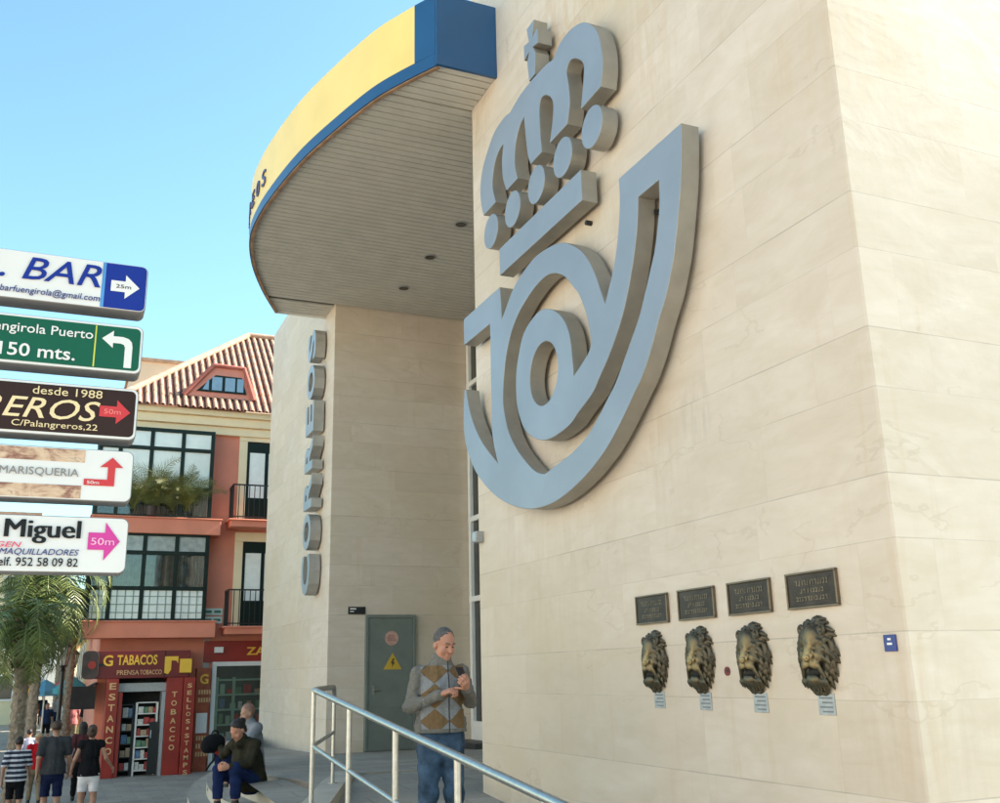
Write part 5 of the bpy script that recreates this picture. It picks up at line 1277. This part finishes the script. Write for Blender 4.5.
def argyle():
    m = bpy.data.materials.new('argyle_knit'); m.use_nodes = True; g = NG(m); b = g.n['Principled BSDF']; b.inputs['Roughness'].default_value = .95; b.inputs['Specular IOR Level'].default_value = .1
    tc = g.new('ShaderNodeTexCoord').outputs['Object']; s = g.sep(tc); x, y, z = s[0], s[1], s[2]
    X = g.math('DIVIDE', g.math('SUBTRACT', x, .045), .112); Z = g.math('DIVIDE', g.math('SUBTRACT', z, 1.322), .094)
    u = g.math('FLOOR', g.math('MULTIPLY', g.math('ADD', g.math('ADD', X, Z), 1.), .5)); v = g.math('FLOOR', g.math('MULTIPLY', g.math('ADD', g.math('SUBTRACT', X, Z), 1.), .5))
    par = g.math('FLOORED_MODULO', g.math('ADD', u, v), 2.)
    lines = g.math('MINIMUM', g.math('ABSOLUTE', g.math('SUBTRACT', g.math('FRACT', g.math('MULTIPLY', g.math('ADD', X, Z), .5)), .5)), g.math('ABSOLUTE', g.math('SUBTRACT', g.math('FRACT', g.math('MULTIPLY', g.math('SUBTRACT', X, Z), .5)), .5)))
    front = g.math('MULTIPLY', g.math('MULTIPLY', g.math('LESS_THAN', y, -.015), g.math('GREATER_THAN', y, -.150)), g.math('MULTIPLY', g.math('LESS_THAN', g.math('ABSOLUTE', g.math('SUBTRACT', x, .005)), .172), g.math('MULTIPLY', g.math('GREATER_THAN', z, .985), g.math('LESS_THAN', z, 1.46))))
    n = g.noise(tc, 70, 3)
    pat = g.mix(par, (.30, .295, .30), (.225, .138, .070)); pat = g.mix(g.math('MULTIPLY', g.math('LESS_THAN', lines, .012), .35), pat, (.10, .09, .08))
    c = g.mix(front, (.205, .19, .168), pat)
    zip_ = g.math('MULTIPLY', g.math('LESS_THAN', g.math('ABSOLUTE', g.math('SUBTRACT', x, .045)), .0055), g.math('LESS_THAN', y, -.02)); c = g.mix(zip_, c, (.07, .07, .075))
    c = g.mix(.55, c, g.ramp(n, (.3, (.6, .6, .6)), (.7, (1, 1, 1))), 'MULTIPLY')
    g.l.new(c, b.inputs['Base Color'])
    w_ = g.new('ShaderNodeTexWave', wave_type='BANDS', bands_direction='Z'); g.l.new(tc, w_.inputs[0]); w_.inputs['Scale'].default_value = 60; w_.inputs['Distortion'].default_value = 1.5
    bp = g.new('ShaderNodeBump'); bp.inputs['Strength'].default_value = .35; bp.inputs['Distance'].default_value = .004; g.l.new(w_.outputs['Fac'], bp.inputs['Height']); g.l.new(bp.outputs[0], b.inputs['Normal'])
    return m
def stripes():
    m = bpy.data.materials.new('striped_jersey'); m.use_nodes = True; g = NG(m); b = g.n['Principled BSDF']; b.inputs['Roughness'].default_value = .9
    z = g.sep(g.new('ShaderNodeTexCoord').outputs['Object'])[2]; f = g.math('FRACT', g.math('DIVIDE', z, .098))
    g.l.new(g.mix(g.math('LESS_THAN', f, .42), (.02, .025, .045), (.52, .52, .56)), b.inputs['Base Color']); return m

# ---- the man with the telephone
mp = at(440, 628, 8.0); gz = zramp(mp.y); MH = mp.z-gz
J = dict(elR=(-.25, .02, 1.145), elL=(.25, .02, 1.175), wrR=(-.035, -.235, 1.245), wrL=(.155, -.26, 1.285), head=(.025, -.035, 1.62), neck=(.01, 0, 1.485), shR=(-.17, .0, 1.40), shL=(.175, .0, 1.40))
man, D, hp = figure('man in grey and tan argyle cardigan and jeans tapping a phone on the ramp', (mp.x, mp.y, gz), -9, MH, J, argyle(), DENIM, GRH, SHOE, .0075, 1.93, .11, .955, head=(24, 17, 0), hands=('point', 'hold'), palms=((.35, .25, -1), (-.75, .1, .75)), face=True, hairstyle='stubble', collar=True, slim=.84, wtop=.985)
EYEM = mat('eye_dark', (.015, .012, .01), .3)
for q in (-1, 1):
    m_ = MB(); a = hp(q*.020, -.0865, .0025); b = hp(q*.043, -.080, .0015); m_.tube([tuple(a), tuple((a+b)/2+V3(0, -.001, -.0015)), tuple(b)], [.003, .0042, .003], 8)
    np_mesh('eye', [(np.array(m_.v), m_.f)], EYEM, man)
    m_ = MB(); a = hp(q*.012, -.0965, .027); b = hp(q*.048, -.083, .031); m_.tube([tuple(a), tuple((a+b)/2+V3(0, -.002, .003)), tuple(b)], [.0035, .0048, .0028], 8); np_mesh('eyebrow', [(np.array(m_.v), m_.f)], GRH, man)
ph = thing('mobile_phone', 'dark mobile phone held up in the left hand of the man in argyle', 'phone', (0, 0, 0))
PM = Matrix.Translation((mp.x, mp.y, gz)) @ Matrix.Rotation(R(-9), 4, 'Z') @ Matrix.Scale(MH/1.75, 4)
m_ = MB(); Mx = Matrix.Translation((.112, -.285, 1.385)) @ Matrix.Rotation(R(20), 4, 'Z') @ Matrix.Rotation(R(-38), 4, 'X')
m_.box((-.036, -.0045, -.072), (.036, .0045, .072), PM @ Mx); ph.location = PM @ Vector((.112, -.285, 1.385)); m_.build('case', mat('dark_phone', (.02, .012, .014), .3), ph, bevel=.003)
m_ = MB(); m_.box((-.032, .0046, -.066), (.032, .0056, .066), PM @ Mx); m_.build('screen', mat('phone_glass', (.01, .01, .012), .08, spec=.8), ph)

# ---- passers-by in the street, seen from behind
def walk(st=.16, sw=.08):
    return dict(knL=(.10, -st*.8, .51), anL=(.105, -st*1.1, .10), knR=(-.10, -.03, .50), anR=(-.105, st*1.2, .13), elL=(.245, .05+sw, 1.15), wrL=(.255, sw, .91), elR=(-.245, .03-sw, 1.15), wrR=(-.255, -.06-sw, .92))
def spot(u, v, D): p = at(u, v, D); return p
def put_person(u, v, D, label, rot, J, **k):
    p = spot(u, v, D); gz = zst(p.y); h = p.z-gz
    return figure(label, (p.x, p.y, gz), rot, h, J, **k)
GP = 'people walking down the street'
put_person(20, 737, 17.6, 'man in navy and white striped jersey and black shorts walking away', 176, walk(.12), top=stripes(), bottom=BLACKC, hair=BRH, shoes=SHOE, sleeve=.8, hem=.52, group=GP, skin=SKIN2)
put_person(39.5, 733, 20.5, 'person in bright red shirt, khaki trousers and straw hat walking away', 190, walk(.1, .02), top=REDCL, bottom=KHAKI, hair=mat('straw_hat', (.45, .33, .2), .8), shoes=SHOE, sleeve=.7, group=GP, hairstyle='hat', skin=SKIN2)
put_person(57.5, 721, 17.4, 'man in charcoal t-shirt and navy shorts walking away', 182, walk(.14, .03), top=GREYC, bottom=NAVYC, hair=BRH2, shoes=SHOE, sleeve=.75, hem=.50, group=GP, skin=SKIN2)
J = walk(.13); J.update(elR=(-.27, .05, 1.17), wrR=(-.37, -.08, 1.02), elL=(.26, .04, 1.16), wrL=(.30, -.12, .98))
put_person(93, 725, 17.3, 'woman in black top and white shorts with brown hair tied up', 178, J, top=BLACKC, bottom=WHITEC, hair=BRH2, shoes=SHOEW, sleeve=.12, hem=.60, female=True, group=GP, hairstyle='bun', skin=SKIN2)
put_person(84, 722, 21.0, 'person with long dark hair in dark clothes ahead of the woman in white shorts', 182, walk(.1), top=cloth('plum_cloth', (.09, .03, .035)), bottom=BLACKC, hair=BRH, shoes=SHOE, sleeve=1.8, hem=.12, female=True, group=GP, hairstyle='long')
put_person(30, 729, 23.5, 'person in pale lilac shirt between the striped and the red shirts', 184, walk(.1), top=cloth('lilac_cloth', (.36, .36, .46)), bottom=KHAKI, hair=BRH, shoes=SHOE, sleeve=.8, hem=.12, group=GP, res=.02)
# farther crowd
far = [(49, 706, 40, 'dark_blue', (.02, .035, .09)), (66, 703, 44, 'white_far', (.7, .7, .7)), (75, 704, 38, 'rose_far', (.42, .16, .16)), (82, 703, 48, 'teal_far', (.05, .2, .24)), (90, 704, 36, 'dark_far', (.03, .03, .035)), (28, 705, 46, 'sky_far', (.2, .32, .5)), (36, 706, 52, 'brown_far', (.12, .07, .05)), (59, 700, 56, 'grey_far', (.2, .2, .22)), (70, 699, 60, 'orange_far', (.5, .22, .08)), (44, 701, 58, 'black_far', (.015, .015, .02))]
wd = {'dark_blue': 'dark blue', 'white_far': 'white', 'rose_far': 'rose', 'teal_far': 'teal', 'dark_far': 'near black', 'sky_far': 'sky blue', 'brown_far': 'brown', 'grey_far': 'grey', 'orange_far': 'orange', 'black_far': 'black'}
for i, (u, v, D_, nm, c) in enumerate(far):
    p = on_z(u, 690, ZS); p = at(u, 690, D_); x_ = p.x; y_ = p.y
    figure('distant pedestrian in a %s top far down the palm street' % wd[nm], (x_, y_, ZS+.004), 180 if i % 3 else 5, 1.62+.03*(i % 6), walk(.12), cloth(nm, c), [BLACKC, NAVYC, KHAKI][i % 3], BRH, SHOE, .03, .7, .14 if i % 2 else .5, group='distant pedestrians')

# ---- the pair sitting on the steps
J = dict(pelvis=(0, 0, .17), chest=(0, -.10, .47), neck=(0, -.20, .65), head=(0, -.27, .765), shL=(.165, -.13, .59), shR=(-.165, -.13, .59), hipL=(.10, -.05, .15), hipR=(-.10, -.05, .15),
         knL=(.13, -.43, .33), knR=(-.11, -.46, .31), anL=(.12, -.40, -.06), anR=(-.10, -.47, -.07), elL=(.22, -.30, .38), wrL=(.10, -.50, .36), elR=(-.20, -.34, .40), wrR=(-.08, -.55, .42))
zt1_ = .33
c0 = at(202, 747, 12.0)
WM = Matrix.Translation((2.16, 12.3, zt1_)) @ Matrix.Rotation(R(-50), 4, 'Z') @ Matrix.Scale(1.60/1.75, 4)
tgt = WM.inverted() @ (c0+Vector((.07, .0, -.03))); sh = Vector(J['shR']); dv = tgt-sh
if dv.length > .50: tgt = sh+dv*.50/dv.length
c0 = WM @ tgt-Vector((.07, .0, -.03))
J['wrR'] = tuple(tgt-(tgt-sh).normalized()*.05); J['elR'] = tuple(sh.lerp(tgt, .5)+Vector((-.06, .02, -.11)))
sw_, D2, hp2 = figure('woman in olive coat and blue jeans bending forward on the steps', (2.16, 12.3, zt1_), -50, 1.60, J, OLIVE, cloth('deep_blue_denim', (.012, .022, .075), .3), BRH, SHOE, .013, 1.9, -.02, .02, female=True, head=(-8, 30, 0), hairstyle='bun', hands=('relaxed', 'hold'), face=True, collar=True, wtop=.48, coat=[((0, .02, .13), (0, -.06, .40), .20, .19), ((0, -.02, .14), (.02, -.22, .22), .19, .13)])
J = dict(pelvis=(0, 0, .14), chest=(0, -.05, .47), neck=(0, -.10, .66), head=(0, -.13, .79), shL=(.19, -.06, .60), shR=(-.19, -.06, .60), hipL=(.10, -.04, .12), hipR=(-.10, -.04, .12),
         knL=(.15, -.44, .30), knR=(-.12, -.45, .30), anL=(.14, -.42, -.10), anR=(-.11, -.44, -.10), elL=(.25, -.22, .40), wrL=(.08, -.42, .42), elR=(-.26, -.20, .38), wrR=(-.06, -.42, .44))
figure('bald man in pale grey jacket sitting behind the woman in the olive coat', (2.62, 14.6, .33), -80, 1.78, J, GRYJ, NAVYC, mat('shaved_hair', (.24, .135, .10), .7, 0, .3, 60), SHOE, .015, 1.9, -.05, .06, head=(0, 12, 0), hairstyle='stubble', face=True, collar=True, skin=SKIN2, wtop=.48)
# black rucksack on the woman's knees
bg_ = thing('rucksack', 'black rucksack with red lining held on the knees of the seated woman', 'bag', (1.46, 11.6, .55))
s = SDF((-.26, -.22, -.24), (.26, .22, .26), .012); s.ell((0, 0, .02), (.165, .12, .13), 0); s.cone((-.09, 0, -.03), (.08, 0, .04), .10, .11, .05); s.wrinkle(.008, 18, 4)
o = np_mesh('bag', [s.mesh()], BLACKC, bg_); bg_.location = c0; bg_.rotation_euler = (0, R(10), R(20)); bg_.scale = (.76, .76, .82)
s = SDF((-.1, -.2, -.2), (.26, .1, .05), .012); s.ell((.10, -.05, -.085), (.07, .07, .045), 0); s.wrinkle(.006, 25, 5); np_mesh('lining', [s.mesh()], cloth('red_lining', (.28, .02, .02)), bg_)
m_ = MB(); m_.tube(spline([(.06, -.04, -.10), (.04, -.06, -.20), (-.02, -.07, -.27), (-.05, -.05, -.36)], 5), .014, 8); np_mesh('strap', [(np.array([tuple(v) for v in m_.v]), m_.f)], BLACKC, bg_)
m_ = MB(); m_.tube(spline([(-.06, 0, .13), (-.03, 0, .19), (.04, 0, .19), (.07, 0, .13)], 5), .011, 8); np_mesh('handle', [(np.array([tuple(v) for v in m_.v]), m_.f)], BLACKC, bg_)
